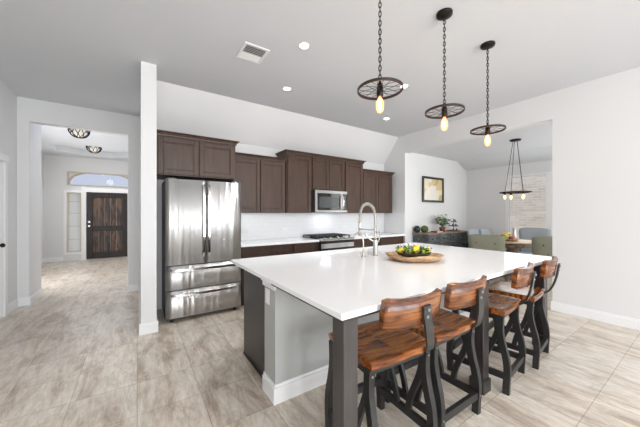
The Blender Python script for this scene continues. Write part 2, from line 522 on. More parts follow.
def smooth_curve(pts, n=8):
    """Catmull-Rom through pts"""
    P = [Vector(p) for p in pts]
    P = [P[0] * 2 - P[1]] + P + [P[-1] * 2 - P[-2]]
    out = []
    for i in range(1, len(P) - 2):
        for k in range(n):
            t = k / n
            a, b_, c, d = P[i - 1], P[i], P[i + 1], P[i + 2]
            out.append(0.5 * ((2 * b_) + (c - a) * t + (2 * a - 5 * b_ + 4 * c - d) * t * t + (-a + 3 * b_ - 3 * c + d) * t ** 3))
    out.append(P[-2])
    return out

def obj(name, bm, mat, parent=None, recalc=True):
    if recalc:
        bmesh.ops.recalc_face_normals(bm, faces=bm.faces)
    me = bpy.data.meshes.new(name)
    bm.to_mesh(me)
    bm.free()
    me.materials.append(M[mat] if isinstance(mat, str) else mat)
    o = bpy.data.objects.new(name, me)
    C.objects.link(o)
    if parent: o.parent = parent
    return o

def thing(name, label, cat, loc=(0, 0, 0), rz=0, group=None):
    o = bpy.data.objects.new(name, None)
    o.empty_display_size = 0.1
    C.objects.link(o)
    o.location = loc
    o.rotation_euler = (0, 0, rz)
    return tag(o, label, cat, group)

def tag(o, label, cat, group=None, kind=None):
    o['label'] = label
    o['category'] = cat
    if group: o['group'] = group
    if kind: o['kind'] = kind
    return o

def struct(name, bm, mat, parent=None):
    o = obj(name, bm, mat, parent)
    if parent is None: o['kind'] = 'structure'
    return o

def boxes(*bs, bev=0.0):
    bm = bmesh.new()
    for b_ in bs:
        box(bm, *b_, bev=bev)
    return bm

def copy_tree(o, parent=None):
    c = o.copy()
    C.objects.link(c)
    if parent: c.parent = parent
    for ch in o.children:
        copy_tree(ch, c)
    return c

# ------------------------------------------------------------------ the room
ZC = 3.07
YK = 4.47       # kitchen back wall
YD = 3.87       # dining wall plane = left jamb of the wide opening
XR = 4.85       # right wall
YH = 5.75       # hall wall

struct('floor', boxes((-2.3, 7.6, -4.75, 10.6, -0.08, 0.0)), 'floor')
struct('ground', boxes((-14, 16, 10.6, 30, -0.2, -0.06), (7.6, 16, -12, 10.6, -0.2, -0.06), (-14, 7.6, -16, -4.75, -0.2, -0.06)), 'ground')

# kitchen / living ceiling and the sloping soffit over the cabinets
struct('ceiling', boxes((-1.585, 4.98, -4.75, YH, ZC, ZC + 0.1)), 'ceiling')
bm = bmesh.new()
prism(bm, [(4.05, ZC), (YK, 2.52), (YK, ZC)], 'x', 0.185, XR)
struct('ceiling_slope', bm, 'wall')

# left wall with a door opening
struct('wall_left', boxes((-1.585, -1.455, -4.75, 4.38, 0, ZC), (-1.585, -1.455, 5.26, YH, 0, ZC), (-1.585, -1.455, 4.38, 5.26, 2.04, ZC)), 'wall')
struct('wall_hall', boxes((-2.3, -1.33, YH, YH + 0.62, 0, ZC), (-0.13, 0.185, YH, YH + 0.14, 0, ZC), (-1.33, -0.13, YH, YH + 0.14, 2.735, ZC)), 'wall')
struct('wall_partition', boxes((0.035, 0.185, 3.64, YH, 0, ZC)), 'wall')
struct('wall_kitchen', boxes((0.185, 4.98, YK, YK + 0.12, 0, ZC)), 'wall')
struct('wall_right', boxes((XR, 4.98, -4.75, 1.335, 0, ZC), (XR, 4.98, 1.335, YD, 2.69, ZC), (XR, 4.98, YD, YK, 0, ZC)), 'wall')
# living-area wall behind the camera with three tall window openings
bb = []
xs = [-1.585, -0.95, 0.55, 1.15, 2.65, 3.25, 4.75, 4.98]
for i in range(0, 7, 2):
    bb.append((xs[i], xs[i + 1], -4.75, -4.63, 0, ZC))
for i in range(1, 7, 2):
    bb.append((xs[i], xs[i + 1], -4.75, -4.63, 0, 0.45))
    bb.append((xs[i], xs[i + 1], -4.75, -4.63, 2.65, ZC))
struct('wall_rear', boxes(*bb), 'wall')
for k, i in enumerate(range(1, 7, 2)):
    x0, x1 = xs[i], xs[i + 1]
    f = struct('window_%d' % (k + 5), boxes((x0, x0 + .05, -4.74, -4.66, .45, 2.65), (x1 - .05, x1, -4.74, -4.66, .45, 2.65), (x0 + .05, x1 - .05, -4.74, -4.66, .45, .5), (x0 + .05, x1 - .05, -4.74, -4.66, 2.6, 2.65), (x0 + .05, x1 - .05, -4.73, -4.67, 1.53, 1.57)), 'trim')
    obj('pane', boxes((x0 + .05, x1 - .05, -4.705, -4.70, .5, 1.53), (x0 + .05, x1 - .05, -4.705, -4.70, 1.57, 2.6)), 'glass', f)

# dining room shell
XF = 7.40
struct('wall_dining', boxes((4.98, 7.52, YD, YD + 0.12, 0, 2.8)), 'wall')
wz0, wz1 = 0.70, 2.27
struct('wall_dining_far', boxes((XF, XF + .12, 2.93, YD, 0, 2.8), (XF, XF + .12, -0.62, 1.20, 0, 2.8), (XF, XF + .12, 1.20, 2.93, 0, wz0), (XF, XF + .12, 1.20, 2.93, wz1, 2.8)), 'wall')
struct('wall_dining_near', boxes((4.98, XF + .12, -0.62, -0.5, 0, 2.8)), 'wall')
struct('ceiling_dining', boxes((4.98, 7.52, -0.62, 3.99, 2.725, 2.80)), 'ceiling')
bm = bmesh.new()
prism(bm, [(6.93, 2.725), (XF, 2.725), (XF, 2.515)], 'y', -0.5, YD)
struct('ceiling_dining_slope', bm, 'ceiling')
# dining twin window
f = struct('window_1', boxes((XF + .01, XF + .09, 2.87, 2.93, wz0, wz1), (XF + .01, XF + .09, 2.02, 2.16, wz0, wz1), (XF + .01, XF + .09, 1.20, 1.26, wz0, wz1),
    (XF + .01, XF + .09, 2.16, 2.87, wz0, wz0 + .05), (XF + .01, XF + .09, 2.16, 2.87, wz1 - .05, wz1), (XF + .005, XF + .08, 2.16, 2.87, 1.355, 1.415),
    (XF + .01, XF + .09, 1.26, 2.02, wz0, wz0 + .05), (XF + .01, XF + .09, 1.26, 2.02, wz1 - .05, wz1), (XF + .005, XF + .08, 1.26, 2.02, 1.355, 1.415)), 'trim')
obj('pane', boxes((XF + .05, XF + .054, 2.16, 2.87, wz0 + .05, 1.355), (XF + .05, XF + .054, 2.16, 2.87, 1.415, wz1 - .05)), 'glass', f)
obj('pane', boxes((XF + .05, XF + .054, 1.26, 2.02, wz0 + .05, 1.355), (XF + .05, XF + .054, 1.26, 2.02, 1.415, wz1 - .05)), 'glass', f)
obj('window_sill', boxes((XF - .05, XF + .01, 1.14, 2.99, wz0 - .03, wz0), bev=.004), 'trim', f)
hb = obj('neighbouring_house', boxes((9.6, 9.9, -6, 9, -0.06, 5.2)), 'brickwall')
tag(hb, 'pale brick side of the neighbouring house outside the dining window', 'house')

# foyer shell
YF = 10.5
struct('wall_foyer_left', boxes((-2.28, -2.15, YH + .14, YF, 0, 3.3)), 'wall')
struct('wall_foyer_right', boxes((0.30, 0.42, YH + .14, YF, 0, 3.3)), 'wall')
struct('wall_foyer_link', boxes((0.185, 0.42, YH, YH + .14, 0, 3.3)), 'wall')
struct('wall_front', boxes((-2.28, -1.68, YF, YF + .15, 0, 3.3), (-1.68, -1.36, YF, YF + .15, 0, .24), (-1.36, -1.25, YF, YF + .15, 0, 2.17), (-0.25, 0.42, YF, YF + .15, 0, 2.17),
    (-1.68, -1.36, YF, YF + .15, 1.97, 2.17), (-1.25, -0.25, YF, YF + .15, 2.0, 2.17), (-0.10, 0.42, YF, YF + .15, 2.17, 3.3), (-1.68, -0.10, YF, YF + .15, 2.58, 3.3)), 'wall')
# foyer ceiling with an octagonal tray
ZF = 3.0
bm = bmesh.new()
cx, cy, rr = -0.93, 9.32, 0.88
octo = [(cx + rr * math.cos(PI / 8 + k * PI / 4), cy + rr * 0.92 * math.sin(PI / 8 + k * PI / 4)) for k in range(8)]
x0, x1, y0, y1 = -2.28, 0.42, YH + .14, YF + .1
def outer(p):
    dx, dy = p[0] - cx, p[1] - cy
    t = min(((x1 - cx) / dx) if dx > 0 else ((x0 - cx) / dx), ((y1 - cy) / dy) if dy > 0 else ((y0 - cy) / dy))
    return (cx + dx * t, cy + dy * t)
rim0 = [bm.verts.new((*p, ZF)) for p in octo]
out0 = [bm.verts.new((*outer(p), ZF)) for p in octo]
top0 = [bm.verts.new((*p, ZF + .14)) for p in octo]
cor = {}
for k in range(8):
    j = (k + 1) % 8
    a, b_ = out0[k].co, out0[j].co
    fs = [rim0[k], out0[k]]
    onx_a = abs(a.x - x0) < 1e-4 or abs(a.x - x1) < 1e-4
    onx_b = abs(b_.x - x0) < 1e-4 or abs(b_.x - x1) < 1e-4
    if onx_a != onx_b:
        c = (a.x if onx_a else b_.x, b_.y if onx_a else a.y, ZF)
        fs.append(bm.verts.new(c))
    fs += [out0[j], rim0[j]]
    bm.faces.new(fs)
    bm.faces.new((rim0[k], rim0[j], top0[j], top0[k]))
bm.faces.new(top0)
struct('ceiling_foyer', bm, 'ceiling')
# front door wall glazing
f = struct('window_2', boxes((-1.68, -1.65, YF + .02, YF + .12, 2.17, 2.58), (-.13, -.10, YF + .02, YF + .12, 2.17, 2.58), (-1.65, -.13, YF + .02, YF + .12, 2.17, 2.20), (-1.65, -.13, YF + .02, YF + .12, 2.55, 2.58)), plain('cream_window_frame', (.62, .56, .44), .5))
obj('pane', boxes((-1.65, -.13, YF + .06, YF + .065, 2.20, 2.55)), 'glass', f)
f = struct('window_3', boxes((-1.68, -1.65, YF + .02, YF + .12, .24, 1.97), (-1.39, -1.36, YF + .02, YF + .12, .24, 1.97), (-1.65, -1.39, YF + .02, YF + .12, .24, .27), (-1.65, -1.39, YF + .02, YF + .12, 1.94, 1.97),
    (-1.65, -1.39, YF + .05, YF + .08, .60, .615), (-1.65, -1.39, YF + .05, YF + .08, .98, .995), (-1.65, -1.39, YF + .05, YF + .08, 1.36, 1.375), (-1.65, -1.39, YF + .05, YF + .08, 1.70, 1.715)), bpy.data.materials['cream_window_frame'])
obj('pane', boxes((-1.65, -1.39, YF + .063, YF + .067, .27, 1.94)), 'frost', f)
struct('trim_1', boxes((-1.74, -1.68, YF - .015, YF, .18, 2.03), (-1.36, -1.25, YF - .012, YF, 0, 2.17), (-.25, -.19, YF - .015, YF, 0, 2.17), (-1.25, -.25, YF - .012, YF, 2.0, 2.12), (-1.68, -1.36, YF - .015, YF, 1.97, 2.03), (-1.68, -1.36, YF - .015, YF, .18, .24)), 'trim')

# front door
d = thing('front_door', 'dark knotty wooden front door with black panels', 'door', (0, 0, 0))
d['kind'] = 'structure'
d.name = 'door_2'
for k in ('label', 'category'): del d[k]
X0, X1 = -1.245, -0.255
obj('door_frame', boxes((X0, X0 + .14, YF + .02, YF + .07, .005, 1.995), (X1 - .14, X1, YF + .02, YF + .07, .005, 1.995), (X0 + .14, X1 - .14, YF + .02, YF + .07, .005, .20), (X0 + .14, X1 - .14, YF + .02, YF + .07, 1.84, 1.995), (X0 + .14, X1 - .14, YF + .02, YF + .07, .83, .98), bev=.006), 'doorframe', d)
for z0, z1 in ((.20, .83), (.98, 1.84)):
    bm = bmesh.new()
    for i in range(5):
        a = X0 + .14 + i * (X1 - X0 - .28) / 5
        box(bm, a + .002, a + (X1 - X0 - .28) / 5 - .002, YF + .035, YF + .06, z0, z1, .005)
    obj('door_panel', bm, 'door', d)
bm = bmesh.new()
for z in (.99, 1.11):
    tube(bm, [(X0 + .065, YF + .02, z), (X0 + .065, YF - .03, z)], .028, 12)
obj('door_handle', bm, 'chrome', d)

# porch outside
bm = bmesh.new()
for x0_, x1_ in ((-2.6, -1.95), (-0.05, .8)):
    box(bm, x0_, x1_, 12.4, 12.8, -.06, 3.3)
N = 12
for i in range(N):
    a0, a1 = PI * i / N, PI * (i + 1) / N
    xa, xb = -1.05 + .92 * math.cos(a0), -1.05 + .92 * math.cos(a1)
    za, zb = 2.28 + .56 * math.sin(a0) ** .6, 2.28 + .56 * abs(math.sin(a1)) ** .6
    A = [bm.verts.new(p) for p in ((xa, 12.4, za), (xb, 12.4, zb), (xb, 12.4, 3.3), (xa, 12.4, 3.3))]
    B = [bm.verts.new(p) for p in ((xa, 12.8, za), (xb, 12.8, zb), (xb, 12.8, 3.3), (xa, 12.8, 3.3))]
    bm.faces.new(A); bm.faces.new(B[::-1])
    for k in range(4):
        bm.faces.new((A[k], A[(k + 1) % 4], B[(k + 1) % 4], B[k]))
tag(obj('porch_arch', bm, 'stucco'), 'tan stone porch arch seen through the window over the front door', 'arch')
hs = obj('house_across_street', boxes((-9, 6, 27, 30, -.06, 4.4)), plain('pale_house_wall', (.74, .72, .68), .8, vary=.08, bscale=2))
tag(hs, 'pale house across the street beyond the porch arch', 'house')

# foyer side door casing on the left wall (door_3)
f = struct('door_3', boxes((-2.15, -2.13, 8.95, 9.75, .01, 2.03)), 'trim')
obj('casing', boxes((-2.15, -2.12, 9.76, 9.85, 0, 2.12), (-2.15, -2.12, 8.85, 8.94, 0, 2.12), (-2.15, -2.12, 8.94, 9.76, 2.03, 2.12)), 'trim', f)
bm = bmesh.new(); ellipsoid(bm, (-2.08, 9.66, .97), .03, .03, .03); tube(bm, [(-2.13, 9.66, .97), (-2.09, 9.66, .97)], .01)
obj('knob', bm, 'bronze', f)

# door in the left wall
f = struct('door_1', boxes((-1.535, -1.495, 4.39, 5.25, .01, 2.03)), 'trim')
bm = bmesh.new()
for (a, b_) in ((4.50, 4.77), (4.87, 5.14)):
    for (c, e) in ((.2, .95), (1.08, 1.88)):
        box(bm, -1.497, -1.490, a, b_, c, e, .003)
obj('door_panel', bm, 'trim', f)
bm = bmesh.new()
tube(bm, [(-1.495, 5.18, .95), (-1.462, 5.18, .95)], .012)
ellipsoid(bm, (-1.437, 5.18, .95), .025, .028, .028)
tube(bm, [(-1.495, 5.18, .95), (-1.487, 5.18, .95)], .033, 14)
obj('knob', bm, 'bronze', f)
struct('trim_2', boxes((-1.455, -1.435, 5.26, 5.35, 0, 2.04), (-1.455, -1.435, 4.29, 4.38, 0, 2.04), (-1.455, -1.430, 4.27, 5.37, 2.04, 2.13), bev=.004), 'trim')

def base(name, *segs):
    """segs: (x0,x1,y0,y1) footprints of baseboard runs, with a stepped top"""
    bm = bmesh.new()
    for (a, b_, c, e, dx, dy) in segs:
        box(bm, a, b_, c, e, 0, .105)
        # thinner cap
        aa, bb_, cc, ee = a, b_, c, e
        if dx > 0: bb_ = (a + b_) / 2
        if dx < 0: aa = (a + b_) / 2
        if dy > 0: ee = (c + e) / 2
        if dy < 0: cc = (c + e) / 2
        box(bm, aa, bb_, cc, ee, .105, .125)
    return struct(name, bm, 'trim')
B = .016
base('baseboard_left', (-1.455, -1.455 + B, 5.35, YH, 1, 0), (-1.455, -1.455 + B, -4.6, 4.29, 1, 0))
base('baseboard_hall', (-1.455 + B, -1.33 + B, YH - B, YH, 0, -1), (-1.33, -1.33 + B, YH, YH + .62 + B, 1, 0), (-.13 - B, -.13, YH - B, YH + .14 + B, -1, 0), (-.13, .035 - B, YH - B, YH, 0, -1))
base('baseboard_partition', (.035 - B, .185 + B, 3.64 - B, 3.64, 0, -1), (.035 - B, .035, 3.64, YH, -1, 0), (.185, .185 + B, 3.64, YK - B, 1, 0))
base('baseboard_right', (XR - B, XR, -4.6, 1.335 + B, -1, 0), (XR, 4.98, 1.335, 1.335 + B, 0, 1))
base('baseboard_foyer', (-2.15, -1.75, YF - B, YF, 0, -1), (-2.15, -2.15 + B, 6.38, 8.84, 1, 0), (-2.15, -2.15 + B, 9.86, YF - B, 1, 0), (-.19, .30, YF - B, YF, 0, -1))
base('baseboard_dining', (4.98, XF - B, YD - B, YD, 0, -1), (XF - B, XF, -.5, YD, -1, 0))

# backsplash tile on the kitchen wall and its short return
o = struct('wall_backsplash', boxes((1.22, XR - .012, YK - .010, YK, .915, 1.37)), 'splash')
o = struct('wall_backsplash_return', boxes((XR - .010, XR, YD + .015, YK, .915, 1.37)), 'splash_y')

# ------------------------------------------------------------------ kitchen cabinets
def shaker(name, x0, x1, z0, z1, yf, parent, mat='cab', rail=.055):
    """a recessed-panel door or drawer front; yf = front face y (faces -Y)"""
    bm = bmesh.new()
    t = .02
    box(bm, x0, x0 + rail, yf, yf + t, z0, z1, .003)
    box(bm, x1 - rail, x1, yf, yf + t, z0, z1, .003)
    box(bm, x0 + rail, x1 - rail, yf, yf + t, z1 - rail, z1, .003)
    box(bm, x0 + rail, x1 - rail, yf, yf + t, z0, z0 + rail, .003)
    # inner bead and panel
    b2 = .012
    box(bm, x0 + rail, x0 + rail + b2, yf + .006, yf + t, z0 + rail, z1 - rail, .002)
    box(bm, x1 - rail - b2, x1 - rail, yf + .006, yf + t, z0 + rail, z1 - rail, .002)
    box(bm, x0 + rail + b2, x1 - rail - b2, yf + .006, yf + t, z1 - rail - b2, z1 - rail, .002)
    box(bm, x0 + rail + b2, x1 - rail - b2, yf + .006, yf + t, z0 + rail, z0 + rail + b2, .002)
    box(bm, x0 + rail + b2, x1 - rail - b2, yf + .012, yf + t, z0 + rail + b2, z1 - rail - b2)
    return obj(name, bm, mat, parent)

def crown(x0, x1, yf, yb, z0, h, parent, left=True, right=True, out=.045):
    bm = bmesh.new()
    prof = [(0, 0), (.010, .0), (.012, .3), (.6, .75), (1, .82), (1, 1), (0, 1)]
    prof = [(a * out if a > .02 else a, b_ * h) for a, b_ in prof]
    # front run: mitred ends
    ex0 = 1 if left else 0
    ex1 = 1 if right else 0
    def pt(o_, z, which):
        if which == 'fl': return (x0 - o_ * ex0, yf - o_, z0 + z)
        if which == 'fr': return (x1 + o_ * ex1, yf - o_, z0 + z)
        if which == 'bl': return (x0 - o_, yb, z0 + z)
        if which == 'br': return (x1 + o_, yb, z0 + z)
    path = (['bl'] if left else []) + ['fl', 'fr'] + (['br'] if right else [])
    rows = [[bm.verts.new(pt(o_, z, p)) for (o_, z) in prof] for p in path]
    for a, b_ in zip(rows, rows[1:]):
        n = len(prof)
        for k in range(n - 1):
            bm.faces.new((a[k], a[k + 1], b_[k + 1], b_[k]))
    bm.faces.new(rows[0]); bm.faces.new(rows[-1][::-1])
    # flat cap over the box
    box(bm, x0, x1, yf, yb, z0 + h - .012, z0 + h)
    return obj('crown_moulding', bm, 'cab', parent)

def upper(label, x0, x1, yf, z0, ztop, ndoors, left=True, right=True, ch=.055, group=None):
    t = thing('wall_cabinet', label, 'cabinet', ((x0 + x1) / 2, YK, z0), 0, group)
    L = []
    # the meshes are built in world coordinates, then shifted under the root
    bz1 = ztop - ch
    L.append(obj('cabinet_body', boxes((x0, x1, yf + .022, YK - .001, z0, bz1 + .01)), 'cab', t))
    g = .018
    wdt = (x1 - x0 - 2 * g - (ndoors - 1) * .012) / ndoors
    for i in range(ndoors):
        a = x0 + g + i * (wdt + .012)
        L.append(shaker('door', a, a + wdt, z0 + .012, bz1 - .02, yf, t))
    L.append(crown(x0, x1, yf + .01, YK - .001, bz1, ch, t, left, right))
    for o in L:
        o.location = (-(x0 + x1) / 2, -YK, -z0)
    return t

upper('dark brown two-door cabinet above the refrigerator', .195, 1.165, 3.875, 1.845, 2.385, 2, left=False)
upper('dark brown two-door wall cabinet just right of the refrigerator', 1.18, 2.085, 4.12, 1.37, 2.285, 2, left=False, right=False)
upper('tall single-door dark wall cabinet left of the microwave', 2.09, 2.585, 4.09, 1.37, 2.43, 1, right=False)
upper('short two-door dark cabinet directly over the microwave', 2.587, 3.345, 4.09, 1.79, 2.43, 2, left=False, right=False)
upper('tall single-door dark wall cabinet right of the microwave', 3.347, 3.835, 4.09, 1.37, 2.43, 1, left=False)
upper('lower two-door dark wall cabinet at the right end of the row', 3.84, 4.745, 4.12, 1.37, 2.275, 2, left=False)

def lower(label, x0, x1, layout, side=None):
    t = thing('base_cabinet', label, 'cabinet', ((x0 + x1) / 2, YK, 0))
    L = []
    yf = 3.875
    L.append(obj('cabinet_body', boxes((x0, x1, yf + .022, YK - .001, .10, .874), (x0, x1, yf + .08, YK - .001, 0, .10)), 'cab', t))
    for (a, b_, dr) in layout:
        if dr:
            L.append(shaker('drawer', a + .012, b_ - .012, .705, .862, yf, t, rail=.03))
        n = 2 if (b_ - a) > .6 else 1
        wd = (b_ - a - .024 - (n - 1) * .01) / n
        for i in range(n):
            p = a + .012 + i * (wd + .01)
            L.append(shaker('door', p, p + wd, .12, .69, yf, t))
    for o in L: o.location = (-(x0 + x1) / 2, -YK, 0)
    return t
lower('dark base cabinet with a wide drawer beside the refrigerator', 1.235, 2.085, [(1.235, 2.085, True)])
lower('narrow dark base cabinet with one drawer left of the range', 2.09, 2.58, [(2.09, 2.58, True)])
lower('long dark base cabinet right of the range', 3.35, 4.835, [(3.35, 4.09, True), (4.09, 4.82, True)])

o = obj('worktop', boxes((1.23, 2.582, 3.84, YK - .011, .876, .914), bev=.004), 'quartz')
tag(o, 'white quartz worktop between refrigerator and range', 'countertop')
o = obj('worktop', boxes((3.348, XR - .012, 3.84, YK - .011, .876, .914), bev=.004), 'quartz')
tag(o, 'white quartz worktop right of the range, ending at the wall', 'countertop')

# outlets on the backsplash
def outlet(x, y, z, label, group=None, rz=0):
    t = thing('wall_outlet', label, 'outlet', (x, y, z), rz, group)
    obj('cover_plate', boxes((-.058, .058, -.006, 0, -.036, .036), bev=.003), 'plastic', t)
    bm = bmesh.new()
    for s in (-1, 1):
        box(bm, s * .024 - .014, s * .024 + .014, -.008, -.0055, -.011, .011, .002)
    obj('socket', bm, 'plastic', t)
    return t
outlet(1.50, YK - .0105, 1.06, 'white outlet on the backsplash nearest the refrigerator')
outlet(2.24, YK - .0105, 1.08, 'white outlet on the backsplash left of the range')
outlet(3.62, YK - .0105, 1.08, 'white outlet on the backsplash right of the range')

# ------------------------------------------------------------------ refrigerator
def refrigerator():
    t = thing('refrigerator', 'stainless french-door refrigerator with two bottom drawers', 'refrigerator', (.75, 3.8, 0))
    x0, x1 = -.465, .465
    obj('cabinet_body', boxes((x0 + .005, x1 - .005, .055, .655, .035, 1.785)), 'darkplastic', t)
    def front(name, a, b_, z0, z1):
        # slightly bowed stainless front
        bm = bmesh.new()
        n = 10
        pts = []
        for i in range(n + 1):
            u = i / n
            x = a + (b_ - a) * u
            X = (x - 0) / .465
            y = .0 - .010 * (1 - X * X)
            pts.append((x, y))
        out = pts + [(b_, .05), (a, .05)]
        A = [bm.verts.new((p[0], p[1], z0)) for p in out]
        Bv = [bm.verts.new((p[0], p[1], z1)) for p in out]
        bm.faces.new(A); bm.faces.new(Bv[::-1])
        for i in range(len(out)):
            j = (i + 1) % len(out)
            f_ = bm.faces.new((A[i], A[j], Bv[j], Bv[i]))
            if i < n: f_.smooth = True
        bmesh.ops.recalc_face_normals(bm, faces=bm.faces)
        return obj(name, bm, 'steel', t)
    dl = front('door', x0, -.004, .715, 1.79)
    dr = front('door', .004, x1, .715, 1.79)
    w1 = front('drawer', x0, x1, .405, .700)
    w2 = front('drawer', x0, x1, .055, .392)
    for d_, s in ((dl, -1), (dr, 1)):
        bm = bmesh.new()
        p = smooth_curve([(s * .035, -.012, .80), (s * .033, -.048, .86), (s * .030, -.062, 1.02), (s * .030, -.066, 1.25), (s * .030, -.062, 1.50), (s * .033, -.048, 1.67), (s * .035, -.012, 1.73)], 6)
        sweep_rect(bm, p, .026, .016)
        obj('handle', bm, 'chrome', d_)
    for d_, z in ((w1, .655), (w2, .345)):
        bm = bmesh.new()
        p = smooth_curve([(-.40, -.008, z), (-.37, -.045, z), (-.2, -.060, z), (0, -.064, z), (.2, -.060, z), (.37, -.045, z), (.40, -.008, z)], 6)
        sweep_rect(bm, p, .026, .016, Vector((0, 0, 1)))
        obj('handle', bm, 'chrome', d_)
    for sx in (-1, 1):
        bm = bmesh.new()
        tube(bm, [(sx * .39, .06, 0), (sx * .39, .06, .05)], .022, 12)
        obj('foot', bm, 'black', t)
    obj('hinge_cover', boxes((x0 + .02, x0 + .12, .02, .10, 1.79, 1.805), bev=.003), 'darkplastic', t)
    obj('hinge_cover', boxes((x1 - .12, x1 - .02, .02, .10, 1.79, 1.805), bev=.003), 'darkplastic', t)
    obj('water_label', boxes((-.06, -.03, -.0125, -.008, 1.70, 1.703)), 'darkplastic', dl)
refrigerator()

# ------------------------------------------------------------------ microwave
def microwave():
    t = thing('microwave', 'stainless over-range microwave mounted beneath the short cabinet', 'microwave', (2.992, 4.04, 1.378))
    hw = .368
    obj('casing', boxes((-hw, hw, .03, .42, 0, .405)), 'darkplastic', t)
    bm = bmesh.new()
    box(bm, -hw, hw, 0, .03, .35, .405, .004)
    box(bm, -hw, hw, 0, .03, 0, .045, .004)
    box(bm, -hw, -hw + .045, 0, .03, .045, .35)
    box(bm, .20, .255, 0, .03, .045, .35)
    o = obj('door_frame', bm, 'steel_dark', t)
    obj('door_window', boxes((-hw + .045, .20, .006, .03, .045, .35)), 'blackglass', o)
    obj('window_screen', boxes((-hw + .09, .165, .003, .006, .085, .29), bev=.001), plain('grey_mesh_screen', (.06, .065, .065), .2), o)
    obj('control_panel', boxes((.255, hw, 0, .03, .045, .35), bev=.002), 'blackglass', t)
    bm = bmesh.new()
    tube(bm, smooth_curve([(.245, 0, .06), (.235, -.045, .09), (.232, -.055, .19), (.235, -.045, .29), (.245, 0, .32)], 6), .011, 8)
    obj('handle', bm, 'chrome', t)
microwave()
add_light('microwave_lamp', 'AREA', (2.99, 4.22, 1.374), (0, 0, 0), 1.3, (.80, .88, 1.0), .25, .06)

# ------------------------------------------------------------------ gas range
def gas_range():
    t = thing('gas_range', 'stainless gas range with black grates set between the worktops', 'stove', (2.965, 3.84, 0))
    hw = .376
    obj('oven_body', boxes((-hw, hw, .03, .61, .02, .90)), 'darkplastic', t)
    obj('cooktop', boxes((-hw, hw, .06, .61, .90, .922), bev=.003), 'blackglass', t)
    bm = bmesh.new()
    prism(bm, [(-.03, .885), (-.03, .90), (.0, .925), (.06, .925), (.06, .885)], 'x', -hw, hw)
    cp = obj('control_panel', bm, 'steel', t)
    for i, x in enumerate((-.30, -.17, 0, .17, .30)):
        bm = bmesh.new()
        p = Vector((x, -.012, .915)); n_ = Vector((0, -.6, .8)).normalized()
        tube(bm, [p - n_ * .004, p + n_ * .014, p + n_ * .032], .02, 14, radii=[.024, .021, .018])
        obj('knob', bm, 'chrome', t)
    d_ = obj('oven_door', boxes((-hw + .004, hw - .004, -.022, .03, .23, .88), bev=.004), 'black', t)
    obj('door_trim', boxes((-hw + .01, hw - .01, -.025, -.0215, .755, .835), bev=.001), 'steel', d_)
    obj('oven_window', boxes((-.25, .25, -.0235, -.0215, .36, .62)), 'blackglass', d_)
    bm = bmesh.new()
    tube(bm, [(-.32, -.075, .70), (.32, -.075, .70)], .013, 10)
    for s in (-1, 1): tube(bm, [(s * .29, -.022, .70), (s * .29, -.075, .70)], .009, 8)
    obj('handle', bm, 'chrome', d_)
    obj('drawer', boxes((-hw + .004, hw - .004, -.018, .03, .05, .22), bev=.004), 'steel', t)
    # three cast grates
    for gx in (-.245, 0, .245):
        bm = bmesh.new()
        a, b_ = gx - .118, gx + .118
        for x in (a, b_, gx):
            box(bm, x - .007, x + .007, .10, .57, .945, .963, .002)
        for y in (.10, .215, .335, .455, .57):
            box(bm, a, b_, y - .007, y + .007, .945, .963, .002)
        for x in (a, b_):
            for y in (.10, .57):
                box(bm, x - .008, x + .008, y - .008, y + .008, .922, .948)
        obj('grate', bm, 'iron', t)
    for gx in (-.245, 0, .245):
        for gy in (.215, .455):
            bm = bmesh.new()
            lathe(bm, [(.045, .922), (.045, .932), (.03, .935), (.028, .942)], gx, gy, 16)
            obj('burner', bm, 'iron', t)
    for sx in (-1, 1):
        for sy in (.1, .55):
            bm = bmesh.new(); tube(bm, [(sx * .33, sy, 0), (sx * .33, sy, .03)], .02); obj('foot', bm, 'black', t)
gas_range()

